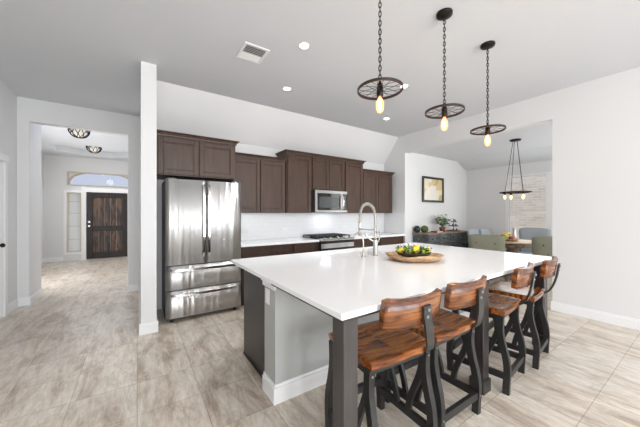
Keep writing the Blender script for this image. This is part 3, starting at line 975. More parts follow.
# ------------------------------------------------------------------ island
IX0, IX1, IY0, IY1 = .75, 3.55, .94, 2.655
SX0, SX1, SY0, SY1 = 1.66, 2.42, 2.12, 2.50     # sink opening
def island():
    t = thing('kitchen_island', 'dark island base with grey knee wall, square posts and white baseboard', 'island', (2.15, 1.8, 0))
    L = []
    def add(n, bm, mt, par=t):
        o = obj(n, bm, mt, par); L.append(o) if par is t else None; return o
    # cabinet shell leaves room for the sink
    add('cabinet_body', boxes((.875, 1.62, 1.987, 2.57, .10, .882), (2.46, 3.43, 1.987, 2.57, .10, .882), (1.62, 2.46, 1.987, 2.57, .10, .62), (1.62, 2.46, 2.54, 2.57, .62, .882), (.90, 3.40, 2.02, 2.50, 0, .10)), 'cabdark')
    ep = add('end_panel', boxes((.86, .875, 1.987, 2.60, 0, .882), bev=.002), 'cabdark')
    add('end_panel', boxes((3.43, 3.445, 1.987, 2.60, 0, .882), bev=.002), 'cabdark')
    add('panel_base', boxes((.852, .86, 1.989, 2.60, 0, .02)), 'cabdark')
    w_ = add('knee_wall', boxes((.82, 3.48, 1.79, 1.985, 0, .882)), 'greywall')
    w_['label'] = 'light grey painted knee wall'
    bm = bmesh.new()
    for (a, b_, c, e) in ((.802, .82, 1.772, 1.985), (.82, 3.498, 1.772, 1.79), (3.48, 3.498, 1.79, 1.985)):
        box(bm, a, b_, c, e, 0, .115)
    for (a, b_, c, e) in ((.811, .82, 1.781, 1.985), (.82, 3.489, 1.781, 1.79), (3.48, 3.489, 1.79, 1.985)):
        box(bm, a, b_, c, e, .115, .135)
    add('baseboard', bm, 'trim')
    bm = bmesh.new()
    box(bm, .790, .82, 1.755, 1.99, .85, .883, .003)
    box(bm, .803, .82, 1.770, 1.99, .81, .85, .003)
    box(bm, .82, .875, 1.755, 1.79, .85, .883, .003)
    add('corner_cap', bm, 'trim')
    # square posts with foot blocks
    for x in (.81, 2.15, 3.40):
        bm = bmesh.new()
        box(bm, x, x + .09, 1.0, 1.09, .10, .882, .003)
        p = add('post', bm, 'post' if x < 1 else 'cabdark')
        bm = bmesh.new()
        box(bm, x - .012, x + .102, .988, 1.102, 0, .10, .006)
        obj('foot_block', bm, 'post' if x < 1 else 'cabdark', p)
    add('apron', boxes((.90, 2.15, 1.02, 1.045, .845, .882), (2.24, 3.40, 1.02, 1.045, .845, .882), (.83, .855, 1.09, 1.754, .845, .882), (3.445, 3.47, 1.09, 1.79, .845, .882)), 'cabdark')
    add('support_frame', boxes((.772, .808, .962, 1.752, .864, .8835), (.808, 3.53, .962, .998, .864, .8835), (3.494, 3.53, .998, 1.79, .864, .8835)), 'cabdark')
    # cabinet doors on the working side
    for i in range(5):
        a = .90 + i * .505
        bm = bmesh.new()
        box(bm, a, a + .49, 2.57, 2.59, .12, .86, .004)
        add('door', bm, 'cabdark')
    for o in L: o.location = (-2.15, -1.8, 0)
    return t
island()

bm = bmesh.new()
def slab_with_hole(bm, X, Y, z0, z1):
    V = {}
    for i, x in enumerate(X):
        for j, y in enumerate(Y):
            for k, z in enumerate((z0, z1)):
                V[i, j, k] = bm.verts.new((x, y, z))
    for i in range(3):
        for j in range(3):
            if i == 1 and j == 1: continue
            bm.faces.new((V[i, j, 1], V[i + 1, j, 1], V[i + 1, j + 1, 1], V[i, j + 1, 1]))
            bm.faces.new((V[i, j, 0], V[i, j + 1, 0], V[i + 1, j + 1, 0], V[i + 1, j, 0]))
    for i in range(3):
        for j in (0, 3):
            bm.faces.new((V[i, j, 0], V[i + 1, j, 0], V[i + 1, j, 1], V[i, j, 1]))
            bm.faces.new((V[j, i, 0], V[j, i + 1, 0], V[j, i + 1, 1], V[j, i, 1]))
    for j in (1, 2):
        bm.faces.new((V[1, j, 0], V[2, j, 0], V[2, j, 1], V[1, j, 1]))
        bm.faces.new((V[j, 1, 0], V[j, 2, 0], V[j, 2, 1], V[j, 1, 1]))
slab_with_hole(bm, (IX0, SX0, SX1, IX1), (IY0, SY0, SY1, IY1), .884, .914)
o = obj('island_worktop', bm, 'quartz')
bv = o.modifiers.new('bevel', 'BEVEL'); bv.width = .003; bv.segments = 2; bv.limit_method = 'ANGLE'
tag(o, 'large white quartz worktop covering the island', 'countertop')

def sink():
    t = thing('sink', 'white undermount sink set in the island worktop', 'sink', (2.04, 2.31, .66))
    bm = bmesh.new()
    a, b_, w_ = .375, .185, .012
    for bx in ((-a - w_, a + w_, -b_ - w_, b_ + w_, 0, .02), (-a - w_, -a, -b_ - w_, b_ + w_, .02, .2235), (a, a + w_, -b_ - w_, b_ + w_, .02, .2235), (-a, a, -b_ - w_, -b_, .02, .2235), (-a, a, b_, b_ + w_, .02, .2235)):
        box(bm, *bx)
    obj('basin', bm, plain('white_fireclay', (.86, .86, .85), .15), t)
    bm = bmesh.new(); lathe(bm, [(.045, .0205), (.045, .024), (.02, .0215)], 0, 0, 18); obj('drain', bm, 'steel', t)
sink()

def faucet():
    t = thing('kitchen_faucet', 'tall spring-neck nickel faucet standing beside the island sink', 'faucet', (2.085, 2.045, .914))
    bm = bmesh.new()
    lathe(bm, [(.032, 0), (.032, .006), (.026, .012), (.024, .16), (.021, .17), (.012, .175)], 0, 0, 20)
    obj('body', bm, 'steel_soft', t)
    core = smooth_curve([(0, 0, .17), (0, 0, .30), (0, 0, .40), (0, .03, .50), (0, .11, .55), (0, .19, .53), (0, .235, .45), (0, .24, .36)], 12)
    bm = bmesh.new(); tube(bm, core, .008, 8)
    obj('hose', bm, 'steel_soft', t)
    bm = bmesh.new()
    # coil spring round the hose
    N = len(core); pts = []
    turns = 46; per = 10
    Mx = turns * per
    for i in range(Mx + 1):
        u = i / Mx * (N - 1)
        k = min(int(u), N - 2); f_ = u - k
        p = core[k].lerp(core[k + 1], f_)
        tt = (core[k + 1] - core[k]).normalized()
        s = Vector((1, 0, 0)); q = tt.cross(s).normalized()
        a = 2 * PI * i / per
        pts.append(p + (s * math.cos(a) + q * math.sin(a)) * .0135)
    tube(bm, pts, .0042, 5)
    obj('spring', bm, 'steel_soft', t)
    bm = bmesh.new()
    tube(bm, [(0, .24, .37), (0, .24, .33), (0, .24, .25), (0, .243, .20)], .015, 14, radii=[.013, .017, .017, .021])
    obj('spray_head', bm, 'steel_soft', t)
    bm = bmesh.new()
    tube(bm, [(0, 0, .27), (0, .22, .27)], .006, 8)
    tube(bm, [(.0, .205, .27), (.0, .235, .27)], .016, 10)
    tube(bm, [(0, 0, .245), (0, 0, .295)], .018, 14)
    obj('support_arm', bm, 'steel_soft', t)
    bm = bmesh.new()
    tube(bm, [(0, 0, .15), (.045, 0, .15)], .012, 10)
    tube(bm, smooth_curve([(.045, 0, .15), (.062, 0, .19), (.060, -.005, .26)], 5), .006, 8)
    tube(bm, smooth_curve([(-.02, .0, .15), (-.07, .03, .19), (-.11, .05, .25)], 5), .007, 8)
    obj('handle', bm, 'steel_soft', t)
faucet()

def filter_tap():
    t = thing('filter_tap', 'small slim nickel water tap left of the tall faucet', 'faucet', (1.925, 2.06, .914))
    bm = bmesh.new()
    lathe(bm, [(.024, 0), (.024, .005), (.013, .012), (.011, .05), (.014, .055), (.009, .065)], 0, 0, 16)
    obj('body', bm, 'steel_soft', t)
    bm = bmesh.new()
    tube(bm, smooth_curve([(0, 0, .06), (0, 0, .16), (-.005, .02, .22), (-.01, .07, .245), (-.015, .115, .22), (-.015, .125, .19)], 7), .0065, 8)
    obj('spout', bm, 'steel_soft', t)
    bm = bmesh.new(); ellipsoid(bm, (-.028, 0, .045), .018, .010, .010)
    obj('lever', bm, 'steel_soft', t)
filter_tap()

# outlet on the end of the island knee wall
t = thing('wall_outlet', 'white outlet on the end of the grey island knee wall', 'outlet', (.8195, 1.92, .735), -PI / 2)
obj('cover_plate', boxes((-.036, .036, -.006, 0, -.058, .058), bev=.003), 'plastic', t)
bm = bmesh.new()
for s in (-1, 1): box(bm, -.014, .014, -.008, -.0055, s * .024 - .013, s * .024 + .013, .002)
obj('socket', bm, 'plastic', t)

# ------------------------------------------------------------------ counter stools
def make_stool():
    t = thing('counter_stool', '', 'stool')
    # saddle seat
    bm = bmesh.new()
    nx, ny = 16, 14
    def sx(u, v):
        x = (u - .5) * 2; y = (v - .5) * 2
        k = 1 - .05 * max(0, abs(y) - .6) / .4 * abs(x)
        return x * .236 * k, y * .212 * (1 - .05 * abs(x) ** 3)
    top = {}; bot = {}
    for i in range(nx + 1):
        for j in range(ny + 1):
            u, v = i / nx, j / ny
            X, Y = sx(u, v)
            xx, yy = (u - .5) * 2, (v - .5) * 2
            dish = -.016 * (1 - min(1, xx * xx)) * (1 - .4 * yy * yy) + .006 * max(0, yy) * (1 - abs(xx))
            edge = -.004 * (abs(xx) ** 8) - .006 * (abs(yy) ** 8)
            top[i, j] = bm.verts.new((X, Y, .628 + dish + edge))
            bot[i, j] = bm.verts.new((X * .975, Y * .975, .583))
    for i in range(nx):
        for j in range(ny):
            f_ = bm.faces.new((top[i, j], top[i + 1, j], top[i + 1, j + 1], top[i, j + 1])); f_.smooth = True
            bm.faces.new((bot[i, j], bot[i, j + 1], bot[i + 1, j + 1], bot[i + 1, j]))
    for i in range(nx):
        bm.faces.new((top[i, 0], bot[i, 0], bot[i + 1, 0], top[i + 1, 0]))
        bm.faces.new((top[i, ny], top[i + 1, ny], bot[i + 1, ny], bot[i, ny]))
    for j in range(ny):
        bm.faces.new((top[0, j], top[0, j + 1], bot[0, j + 1], bot[0, j]))
        bm.faces.new((top[nx, j], bot[nx, j], bot[nx, j + 1], top[nx, j + 1]))
    obj('seat', bm, 'seat', t)
    # curved backrest, wrapping forward at both ends
    bm = bmesh.new()
    n = 18; rows = []
    for i in range(n + 1):
        u = i / n * 2 - 1
        x = u * .207
        y = -.290 + .042 * u * u
        zc_t = .944 + .014 * u * u - (.010 if abs(u) > .97 else 0)
        zc_b = .798 - .006 * u * u + (.010 if abs(u) > .97 else 0)
        lean = .020
        th = .013
        row = []
        for (yo, z) in ((-th - lean, zc_t - .004), (th - lean, zc_t), (th * 1.2 - lean * .3, (zc_t + zc_b) / 2), (th, zc_b + .004), (-th, zc_b), (-th * 1.1 - lean * .5, (zc_t + zc_b) / 2)):
            row.append(bm.verts.new((x, y + yo, z)))
        rows.append(row)
    for a, b_ in zip(rows, rows[1:]):
        for k in range(6):
            f_ = bm.faces.new((a[k], a[(k + 1) % 6], b_[(k + 1) % 6], b_[k])); f_.smooth = k in (1, 2, 4, 5)
    bm.faces.new(rows[0]); bm.faces.new(rows[-1][::-1])
    obj('backrest', bm, 'back', t)
    # curved support rising from the seat side to the backrest
    bm = bmesh.new()
    pts = smooth_curve([(.175, .0, .570), (.195, -.10, .570), (.190, -.185, .582), (.150, -.245, .63), (.100, -.285, .71), (.058, -.310, .79), (.028, -.324, .86), (.020, -.331, .905)], 5)
    sweep_rect(bm, pts, .050, .014)
    s_ = obj('back_support', bm, 'gunmetal', t)
    for z, yy in ((.848, -.322), (.885, -.330)):
        bm = bmesh.new()
        tube(bm, [(.024, yy, z), (.024, yy - .014, z)], .008, 10)
        obj('bolt', bm, 'bolt', s_)
    # S-curved legs
    W = .209
    for s in (-1, 1):
        for k in (-1, 1):
            bm = bmesh.new()
            pts = smooth_curve([(s * W, k * .170, .582), (s * W, k * .166, .53), (s * W, k * .166, .45), (s * W, k * .182, .36), (s * (W + .002), k * .206, .26), (s * (W + .003), k * .214, .16), (s * (W + .003), k * .208, .07), (s * (W + .003), k * .206, 0)], 4)
            sweep_rect(bm, pts, .036, .044)
            lg = obj('leg', bm, 'graphite', t)
            bm = bmesh.new()
            for z, yy in ((.548, .189), (.13, .232)):
                tube(bm, [(s * (W), k * yy, z), (s * (W), k * (yy + .006), z)], .0065, 8)
            obj('bolt', bm, 'bolt', lg)
    # seat rails, stretchers and curved braces
    bm = bmesh.new()
    for s in (-1, 1):
        box(bm, s * W - .013, s * W + .013, -.15, .15, .545, .582, .002)
        box(bm, -W + .014, W - .014, s * .165 - .012, s * .165 + .012, .545, .582, .002)
    obj('seat_frame', bm, 'graphite', t)
    for s in (-1, 1):
        obj('stretcher', boxes((s * (W + .003) - .014, s * (W + .003) + .014, -.195, .195, .105, .152), bev=.002), 'graphite', t)
    obj('stretcher', boxes((-W + .014, W - .014, -.228, -.198, .105, .152), bev=.002), 'graphite', t)
    obj('footrest', boxes((-W + .014, W - .014, .184, .218, .175, .222), bev=.002), 'graphite', t)
    for s in (-1, 1):
        for k in (-1, 1):
            bm = bmesh.new()
            pts = smooth_curve([(s * (W - .004), k * .158, .51), (s * (W - .004), k * .130, .40), (s * (W - .004), k * .070, .25), (s * (W - .004), k * .045, .148)], 5)
            sweep_rect(bm, pts, .022, .036)
            obj('brace', bm, 'graphite', t)
    return t
stool = make_stool()
stools = [
    (1.190, 1.146, math.radians(-4), 'wooden counter stool nearest the camera, tucked beside the corner post'),
    (1.715, 1.150, math.radians(-1), 'second counter stool, left of the middle island post'),
    (2.495, 1.140, math.radians(7), 'third counter stool, just right of the middle island post'),
    (3.09, 1.145, math.radians(7), 'farthest counter stool, closest to the white right-hand wall'),
]
for i, (x, y, a, lab) in enumerate(stools):
    o = stool if i == 0 else copy_tree(stool)
    o.location = (x, y, 0); o.rotation_euler = (0, 0, a)
    o['label'] = lab; o['category'] = 'stool'; o['group'] = 'counter stools along the island'

# ------------------------------------------------------------------ wheel pendants
def make_pendant(zw=-.835):
    """origin at the ceiling; wheel plane at z = -0.835"""
    t = thing('pendant_light', '', 'pendant light')
    bm = bmesh.new()
    lathe(bm, [(.020, -.032), (.045, -.030), (.050, -.022), (.064, -.020), (.066, 0)], 0, 0, 28)
    cp = obj('canopy', bm, 'bronze', t)
    bm = bmesh.new()
    n = 24
    zt, zb = -.03, zw + .07
    step = (zt - zb) / n
    for i in range(n):
        z = zt - step * (i + .5)
        hh = step * .68; ww = .0095
        pts = []
        for k in range(12):
            a = 2 * PI * k / 12
            p = (math.cos(a) * ww, 0, z + math.sin(a) * hh)
            if i % 2: p = (-.6 * p[0], .8 * p[0], p[2])
            else: p = (.8 * p[0], .6 * p[0], p[2])
            pts.append(p)
        tube(bm, pts, .0030, 5, closed=True)
    tube(bm, [(.004, .002, zt), (-.003, -.003, (zt + zb) / 2), (.003, .002, zb)], .002, 5)
    obj('chain', bm, 'bronze', t)
    bm = bmesh.new()
    R = .152; k = 48
    prof = [(R - .004, zw - .009), (R + .004, zw - .009), (R + .004, zw + .009), (R - .004, zw + .009), (R - .004, zw - .009)]
    lathe(bm, prof, 0, 0, k, cap=False)
    obj('wheel_rim', bm, 'rim', t)
    bm = bmesh.new()
    for i in range(20):
        a = 2 * PI * i / 20
        up = .022 if i % 2 else -.018
        b2 = a + (.12 if i % 2 else -.12)
        tube(bm, [(math.cos(b2) * .016, math.sin(b2) * .016, zw + up), (math.cos(a) * (R - .003), math.sin(a) * (R - .003), zw)], .0017, 5)
    obj('spokes', bm, 'bronze', t)
    bm = bmesh.new()
    lathe(bm, [(.005, zw + .075), (.009, zw + .07), (.010, zw + .045), (.019, zw + .04), (.019, zw + .02), (.022, zw + .015), (.022, zw - .045), (.017, zw - .05)], 0, 0, 18)
    obj('socket', bm, 'bronze', t)
    bm = bmesh.new()
    lathe(bm, [(.010, zw - .050), (.014, zw - .062), (.026, zw - .085), (.0275, zw - .10), (.0265, zw - .125), (.019, zw - .152), (.008, zw - .160)], 0, 0, 18)
    b_ = obj('bulb', bm, 'bulbglass', t)
    bm = bmesh.new()
    for i in range(6):
        a = 2 * PI * i / 6
        r0 = .010
        tube(bm, [(math.cos(a) * .006, math.sin(a) * .006, zw - .065), (math.cos(a) * r0, math.sin(a) * r0, zw - .095), (math.cos(a) * .008, math.sin(a) * .008, zw - .135)], .0022, 5)
    obj('filament', bm, 'filament', b_)
    return t
for i, (x, y, a, drop, lab) in enumerate([(1.395, 1.325, .0, .852, 'wheel pendant lamp on a chain, nearest the camera, canopy out of frame'), (2.175, 1.325, .0, .840, 'middle wheel pendant lamp hanging over the island'), (2.940, 1.325, .0, .866, 'farthest wheel pendant lamp, nearest the dining opening')]):
    o = make_pendant(-drop)
    o.location = (x, y, ZC)
    o['label'] = lab; o['category'] = 'pendant light'; o['group'] = 'wheel pendants over the island'
    l = add_light('pendant_glow', 'POINT', (x, y, ZC - drop - .20), (0, 0, 0), 2.5, (1, .72, .42), size=.03)

# ------------------------------------------------------------------ recessed downlights and vent
def make_down():
    t = thing('recessed_downlight', '', 'ceiling light')
    bm = bmesh.new()
    lathe(bm, [(.045, -.004), (.060, -.006), (.064, 0), (.045, 0), (.045, -.004)], 0, 0, 28, cap=False)
    obj('trim_ring', bm, 'trim', t)
    bm = bmesh.new()
    lathe(bm, [(.0445, -.004), (.0445, -.001)], 0, 0, 28)
    obj('lens', bm, 'lens', t)
    return t
dn = make_down()
for i, (x, y, lab) in enumerate([(1.41, 2.38, 'recessed ceiling downlight right of the air vent, brightest and nearest'), (1.70, 3.33, 'recessed downlight above the cabinets beside the refrigerator'), (2.97, 2.385, 'recessed downlight right behind the nearest wheel pendant'), (3.72, 3.375, 'recessed downlight farthest back, near the sloped corner'), (1.41, -.6, 'unseen downlight added as fill behind the camera on the left'), (3.0, -.6, 'unseen downlight added as fill behind the camera on the right')]):  # last two are unseen extras, added for more light from above
    o = dn if i == 0 else copy_tree(dn)
    o.location = (x, y, ZC); o['label'] = lab; o['category'] = 'ceiling light'; o['group'] = 'recessed downlights in the kitchen ceiling'
    l = add_light('downlight_beam', 'SPOT', (x, y, ZC - .02), (0, 0, 0), 40, (.98, .98, 1), size=.05)
    l.data.spot_size = math.radians(120); l.data.spot_blend = .8

t = thing('ceiling_vent', 'white louvred air vent in the kitchen ceiling', 'vent', (1.02, 2.80, ZC))
bm = bmesh.new()
a, b_ = .135, .155
for bx in ((-a, a, -b_, -b_ + .03, -.010, 0), (-a, a, b_ - .03, b_, -.010, 0), (-a, -a + .03, -b_ + .03, b_ - .03, -.010, 0), (a - .03, a, -b_ + .03, b_ - .03, -.010, 0)):
    box(bm, *bx, bev=.003)
obj('frame', bm, 'trim', t)
obj('duct_opening', boxes((-a + .03, a - .03, -b_ + .03, b_ - .03, -.0015, 0)), 'slot', t)
for i in range(9):
    y = -b_ + .045 + i * .0275
    bm = bmesh.new()
    s = -1 if i < 5 else 1
    A = [Vector((x, y + s * dy, z)) for x in (-a + .03, a - .03) for dy, z in ((-.010, -.002), (.008, -.009))]
    v = [bm.verts.new(A[0]), bm.verts.new(A[1]), bm.verts.new(A[3]), bm.verts.new(A[2])]
    f_ = bm.faces.new(v)
    r_ = bmesh.ops.extrude_face_region(bm, geom=[f_])
    for g in r_['geom']:
        if isinstance(g, bmesh.types.BMVert): g.co.z += .0012
    obj('louvre', bm, 'trim', t)

# ------------------------------------------------------------------ dough bowl with lemons on the island
bx, by, bz = 2.20, 1.65, .914
bt = thing('wooden_tray', 'oval rustic wooden dough tray on the island worktop', 'tray', (bx, by, bz), -YAW)
bm = bmesh.new()
lathe(bm, [(.17, .0), (.225, .014), (.262, .046), (.270, .062), (.258, .064), (.20, .034), (.02, .020)], 0, 0, 40, 1.0, .85)
for v in bm.verts:
    v.co.z += .008 * math.sin(v.co.x * 17 + 1) * (v.co.z > .03)
obj('tray_body', bm, 'bowlwood', bt)
bb_ = thing('dark_bowl', 'dark woven bowl sitting in the wooden tray under the lemons', 'bowl', (bx - .005, by, bz + .036), -YAW)
bm = bmesh.new()
lathe(bm, [(.10, .0), (.14, .012), (.168, .038), (.160, .040), (.12, .016), (.01, .010)], 0, 0, 30, 1.0, .62)
obj('bowl_body', bm, 'basket', bb_)
Rv = Vector((math.cos(YAW), -math.sin(YAW), 0)); Fv = Vector((math.sin(YAW), math.cos(YAW), 0))
def lemon(u, v, z, s, ang, lab, mat='lemon', nm='lemon', cat='lemon'):
    u *= 1.2; v *= 1.2; z = z * 1.12 + .020; s *= 1.08
    t_ = Vector((bx, by, bz)) + Rv * u + Fv * v
    bm = bmesh.new()
    lathe(bm, [(.002, -.040), (.006, -.036), (.014, -.030), (.024, -.016), (.027, 0), (.024, .016), (.014, .029), (.005, .035), (.003, .040)], 0, 0, 16)
    o = obj(nm, bm, mat)
    o.location = (t_.x, t_.y, bz + z); o.rotation_euler = (1.4, .2, ang); o.scale = (s, s, s)
    tag(o, lab, cat, 'lemons and limes in the bowl')
for args in [(-.108, .0, .066, .95, .3, 'lemon at the left end of the bowl'),
             (-.050, .045, .074, .8, 1.6, 'lemon at the back, second from the left'),
             (.005, -.035, .074, 1.1, 1.57, 'largest lemon at the centre front of the bowl'),
             (.030, .036, .086, .9, .2, 'lemon at the top back of the pile'),
             (.100, -.005, .070, 1.0, 1.2, 'lemon at the right end of the bowl')]:
    lemon(*args)
lemon(-.052, -.030, .060, .75, .8, 'green lime between the left and centre lemons', 'lime', 'lime', 'lime')
lemon(.058, -.045, .056, .7, 2.1, 'green lime low at the front right of the bowl', 'lime', 'lime', 'lime')
bm = bmesh.new()
for i in range(190):
    a = random.uniform(0, 2 * PI); r = random.uniform(.15, 1) ** .6
    u = math.cos(a) * r * .17; v = math.sin(a) * r * .095
    c = Vector((bx, by, bz)) + Rv * u + Fv * v + Vector((0, 0, random.uniform(.07, .118)))
    d_ = Vector((random.uniform(-1, 1), random.uniform(-1, 1), random.uniform(-.2, .9))).normalized()
    s = d_.orthogonal().normalized()
    L = random.uniform(.028, .055); W_ = L * .24
    up = d_.cross(s) * .004
    vv = [bm.verts.new(c), bm.verts.new(c + d_ * L * .5 + s * W_), bm.verts.new(c + d_ * L), bm.verts.new(c + d_ * L * .5 - s * W_), bm.verts.new(c + d_ * L * .5 + up)]
    for k in range(4): bm.faces.new((vv[k], vv[(k + 1) % 4], vv[4]))
tag(obj('leaf_sprigs', bm, 'leaf', recalc=False), 'green leafy sprigs tucked among the lemons', 'leaves', kind='stuff')

# ------------------------------------------------------------------ dining area
# picture
t = thing('framed_picture', 'square tan map print in a black frame above the sideboard', 'picture', (5.86, YD - .002, 1.925))
s = .30; sw = .42
obj('frame', boxes((-sw, -sw + .05, -.035, 0, -s, s), (sw - .05, sw, -.035, 0, -s, s), (-sw + .05, sw - .05, -.035, 0, s - .05, s), (-sw + .05, sw - .05, -.035, 0, -s, -s + .05), bev=.004), 'black', t)
obj('print', boxes((-sw + .05, sw - .05, -.012, -.004, -s + .05, s - .05)), 'art', t)
obj('panel', boxes((-.10, .12, -.0135, -.012, -s + .06, .10)), plain('pale_print_patch', (.80, .76, .68), .5), t)

# sideboard
def sideboard():
    t = thing('sideboard', 'long charcoal sideboard with drawers and wood top against dining wall', 'sideboard', (5.92, YD - .22, 0))
    hw, hd = .83, .19
    obj('cabinet_body', boxes((-hw, hw, -hd + .02, hd, .12, .905)), 'buffet', t)
    obj('top', boxes((-hw - .02, hw + .02, -hd - .02, hd + .01, .905, .935), bev=.004), 'buffettop', t)
    W_ = (2 * hw - .04) / 4
    for i in range(4):
        a = -hw + .02 + i * W_
        d_ = obj('drawer', boxes((a + .01, a + W_ - .01, -hd, -hd + .02, .735, .885), bev=.006), 'buffet', t)
        bm = bmesh.new()
        for q in (.3, .7):
            tube(bm, [(a + W_ * q, -hd, .81), (a + W_ * q, -hd - .02, .81)], .012, 10)
        obj('knob', bm, 'bronze', d_)
        bm = bmesh.new()
        box(bm, a + .01, a + .07, -hd, -hd + .02, .16, .715, .003); box(bm, a + W_ - .07, a + W_ - .01, -hd, -hd + .02, .16, .715, .003)
        box(bm, a + .07, a + W_ - .07, -hd, -hd + .02, .655, .715, .003); box(bm, a + .07, a + W_ - .07, -hd, -hd + .02, .16, .22, .003)
        box(bm, a + .07, a + W_ - .07, -hd + .012, -hd + .02, .22, .655)
        dd = obj('door', bm, 'buffet', t)
        bm = bmesh.new()
        # iron lattice over the doors
        for k in range(4):
            z0 = .22 + k * .109
            tube(bm, [(a + .07, -hd + .006, z0), (a + W_ - .07, -hd + .006, z0 + .109)], .005, 5)
            tube(bm, [(a + W_ - .07, -hd + .006, z0), (a + .07, -hd + .006, z0 + .109)], .005, 5)
        obj('lattice', bm, 'bronze', dd)
    for sx in (-1, 1):
        for sy in (-1, 1):
            obj('leg', boxes((sx * (hw - .05) - .03, sx * (hw - .05) + .03, sy * (hd - .05) - .03, sy * (hd - .05) + .03, 0, .12), bev=.004), 'buffet', t)
sideboard()
ZB = .935
def at_sb(x): return (x, YD - .24)
bm = bmesh.new()
lathe(bm, [(.03, 0), (.055, .02), (.075, .06), (.070, .11), (.045, .14), (.03, .145), (.032, .155)], 0, 0, 24)
o = obj('round_vase', bm, 'charcoal'); o.location = (5.135, YD - .10, ZB); tag(o, 'round black vase at the left end of the sideboard', 'vase')
bm = bmesh.new()
ellipsoid(bm, (0, 0, .078), .08, .08, .078, seg=28, rings=18)
for v in bm.verts: v.co += (v.co - Vector((0, 0, .078))) * random.uniform(-.06, .06)
o = obj('moss_ball', bm, 'moss'); o.location = (5.29, YD - .18, ZB + .001); tag(o, 'green moss ball beside the black vase on the sideboard', 'decoration')
bk = thing('book', 'flat dark book lying on the sideboard between ball and plant', 'book', (5.62, YD - .27, ZB))
obj('cover', boxes((-.12, .12, -.08, .08, 0, .004), (-.12, .12, -.08, .08, .026, .030), (-.12, -.115, -.08, .08, .004, .026)), 'terracotta', bk)
obj('pages', boxes((-.115, .115, -.075, .075, .004, .026)), 'petal', bk)
def flowers():
    t = thing('potted_flowers', 'white flowers with grey-green leaves in a small pot on the sideboard', 'plant', (5.91, YD - .22, ZB))
    bm = bmesh.new(); lathe(bm, [(.035, 0), (.05, .05), (.055, .085), (.048, .088)], 0, 0, 20); obj('pot', bm, 'terracotta', t)
    st = bmesh.new(); lf = bmesh.new(); fl = bmesh.new()
    for i in range(26):
        a = random.uniform(0, 2 * PI); r = random.uniform(.03, .15)
        p = Vector((math.cos(a) * r * 1.2, math.sin(a) * r * .7, random.uniform(.18, .31)))
        tube(st, [(0, 0, .08), (p.x * .4, p.y * .4, p.z * .65), p], .0025, 5)
        if i % 2:
            for k in range(5):
                d_ = Vector((random.uniform(-1, 1), random.uniform(-1, 1), random.uniform(-.6, .6))).normalized()
                ellipsoid(fl, p + d_ * .018, .018, .018, .012, seg=6, rings=4)
        for k in range(6):
            d_ = Vector((random.uniform(-1, 1), random.uniform(-1, 1), random.uniform(-.2, 1))).normalized()
            q = p * random.uniform(.55, .95) + Vector((0, 0, .02))
            s = d_.orthogonal().normalized() * .012
            vv = [lf.verts.new(q), lf.verts.new(q + d_ * .03 + s), lf.verts.new(q + d_ * .06), lf.verts.new(q + d_ * .03 - s)]
            lf.faces.new(vv)
    t.scale = (1.3, 1.3, 1.25)
    obj('stems', st, 'leaf', t); obj('leaves', lf, 'leaf', t, False); obj('blossoms', fl, 'petal', t)
flowers()
def tiered():
    t = thing('tiered_tray', 'three-tier wooden tray with little ornaments at the sideboard right end', 'tray', (6.36, YD - .23, ZB))
    for z, r in ((.0, .15), (.115, .115), (.215, .08)):
        bm = bmesh.new(); lathe(bm, [(r - .01, z), (r, z + .004), (r, z + .025), (r - .008, z + .025), (r - .010, z + .010), (.001, z + .009)], 0, 0, 26); obj('tier', bm, 'tablebase', t)
    bm = bmesh.new(); tube(bm, [(0, 0, .005), (0, 0, .28)], .006, 8); ellipsoid(bm, (0, 0, .285), .014, .014, .014); obj('handle', bm, 'bronze', t)
tiered()
ncol = ['petal', 'terracotta', 'moss', 'petal', 'charcoal', 'terracotta', 'moss']
orn = [(.07, -.05, .010), (-.07, -.04, .010), (.0, -.08, .010), (.05, -.03, .125), (-.05, -.02, .125), (.0, -.06, .125), (.028, -.022, .225)]
olab = ['cream ornament on the lowest tier, right side', 'red-brown ornament on the lowest tier, left side', 'green ornament on the lowest tier, front', 'cream ornament on the middle tier, right side', 'dark ornament on the middle tier, left side', 'red-brown ornament on the middle tier, front', 'green ornament on the top tier']
for i, (dx, dy, dz) in enumerate(orn):
    bm = bmesh.new(); lathe(bm, [(.012, 0), (.02, .012), (.022, .03), (.012, .05), (.008, .06)], 0, 0, 14)
    o = obj('ornament', bm, ncol[i]); o.location = (6.36 + dx, YD - .23 + dy, ZB + dz)
    tag(o, olab[i], 'ornament', 'ornaments on the tiered tray')

# table
TX, TY = 6.62, 2.50
def table():
    t = thing('dining_table', 'round wooden pedestal dining table seen through the wide opening', 'table', (TX, TY, 0))
    bm = bmesh.new(); lathe(bm, [(.45, .75), (.47, .757), (.47, .78), (.46, .787)], 0, 0, 48); obj('tabletop', bm, 'tabletop', t)
    bm = bmesh.new(); lathe(bm, [(.40, .675), (.40, .75)], 0, 0, 40); obj('apron', bm, 'tablebase', t)
    bm = bmesh.new(); lathe(bm, [(.14, .07), (.15, .10), (.09, .16), (.075, .30), (.11, .42), (.12, .50), (.08, .60), (.16, .675)], 0, 0, 28); obj('pedestal', bm, 'tablebase', t)
    for k in range(4):
        a = k * PI / 2 + .35
        bm = bmesh.new()
        d_ = Vector((math.cos(a), math.sin(a), 0)); sd = Vector((-math.sin(a), math.cos(a), 0))
        sweep_rect(bm, smooth_curve([d_ * .08 + Vector((0, 0, .14)), d_ * .22 + Vector((0, 0, .12)), d_ * .28 + Vector((0, 0, .05)), d_ * .32 + Vector((0, 0, .03))], 5), .07, .06, sd)
        obj('foot', bm, 'tablebase', t)
table()
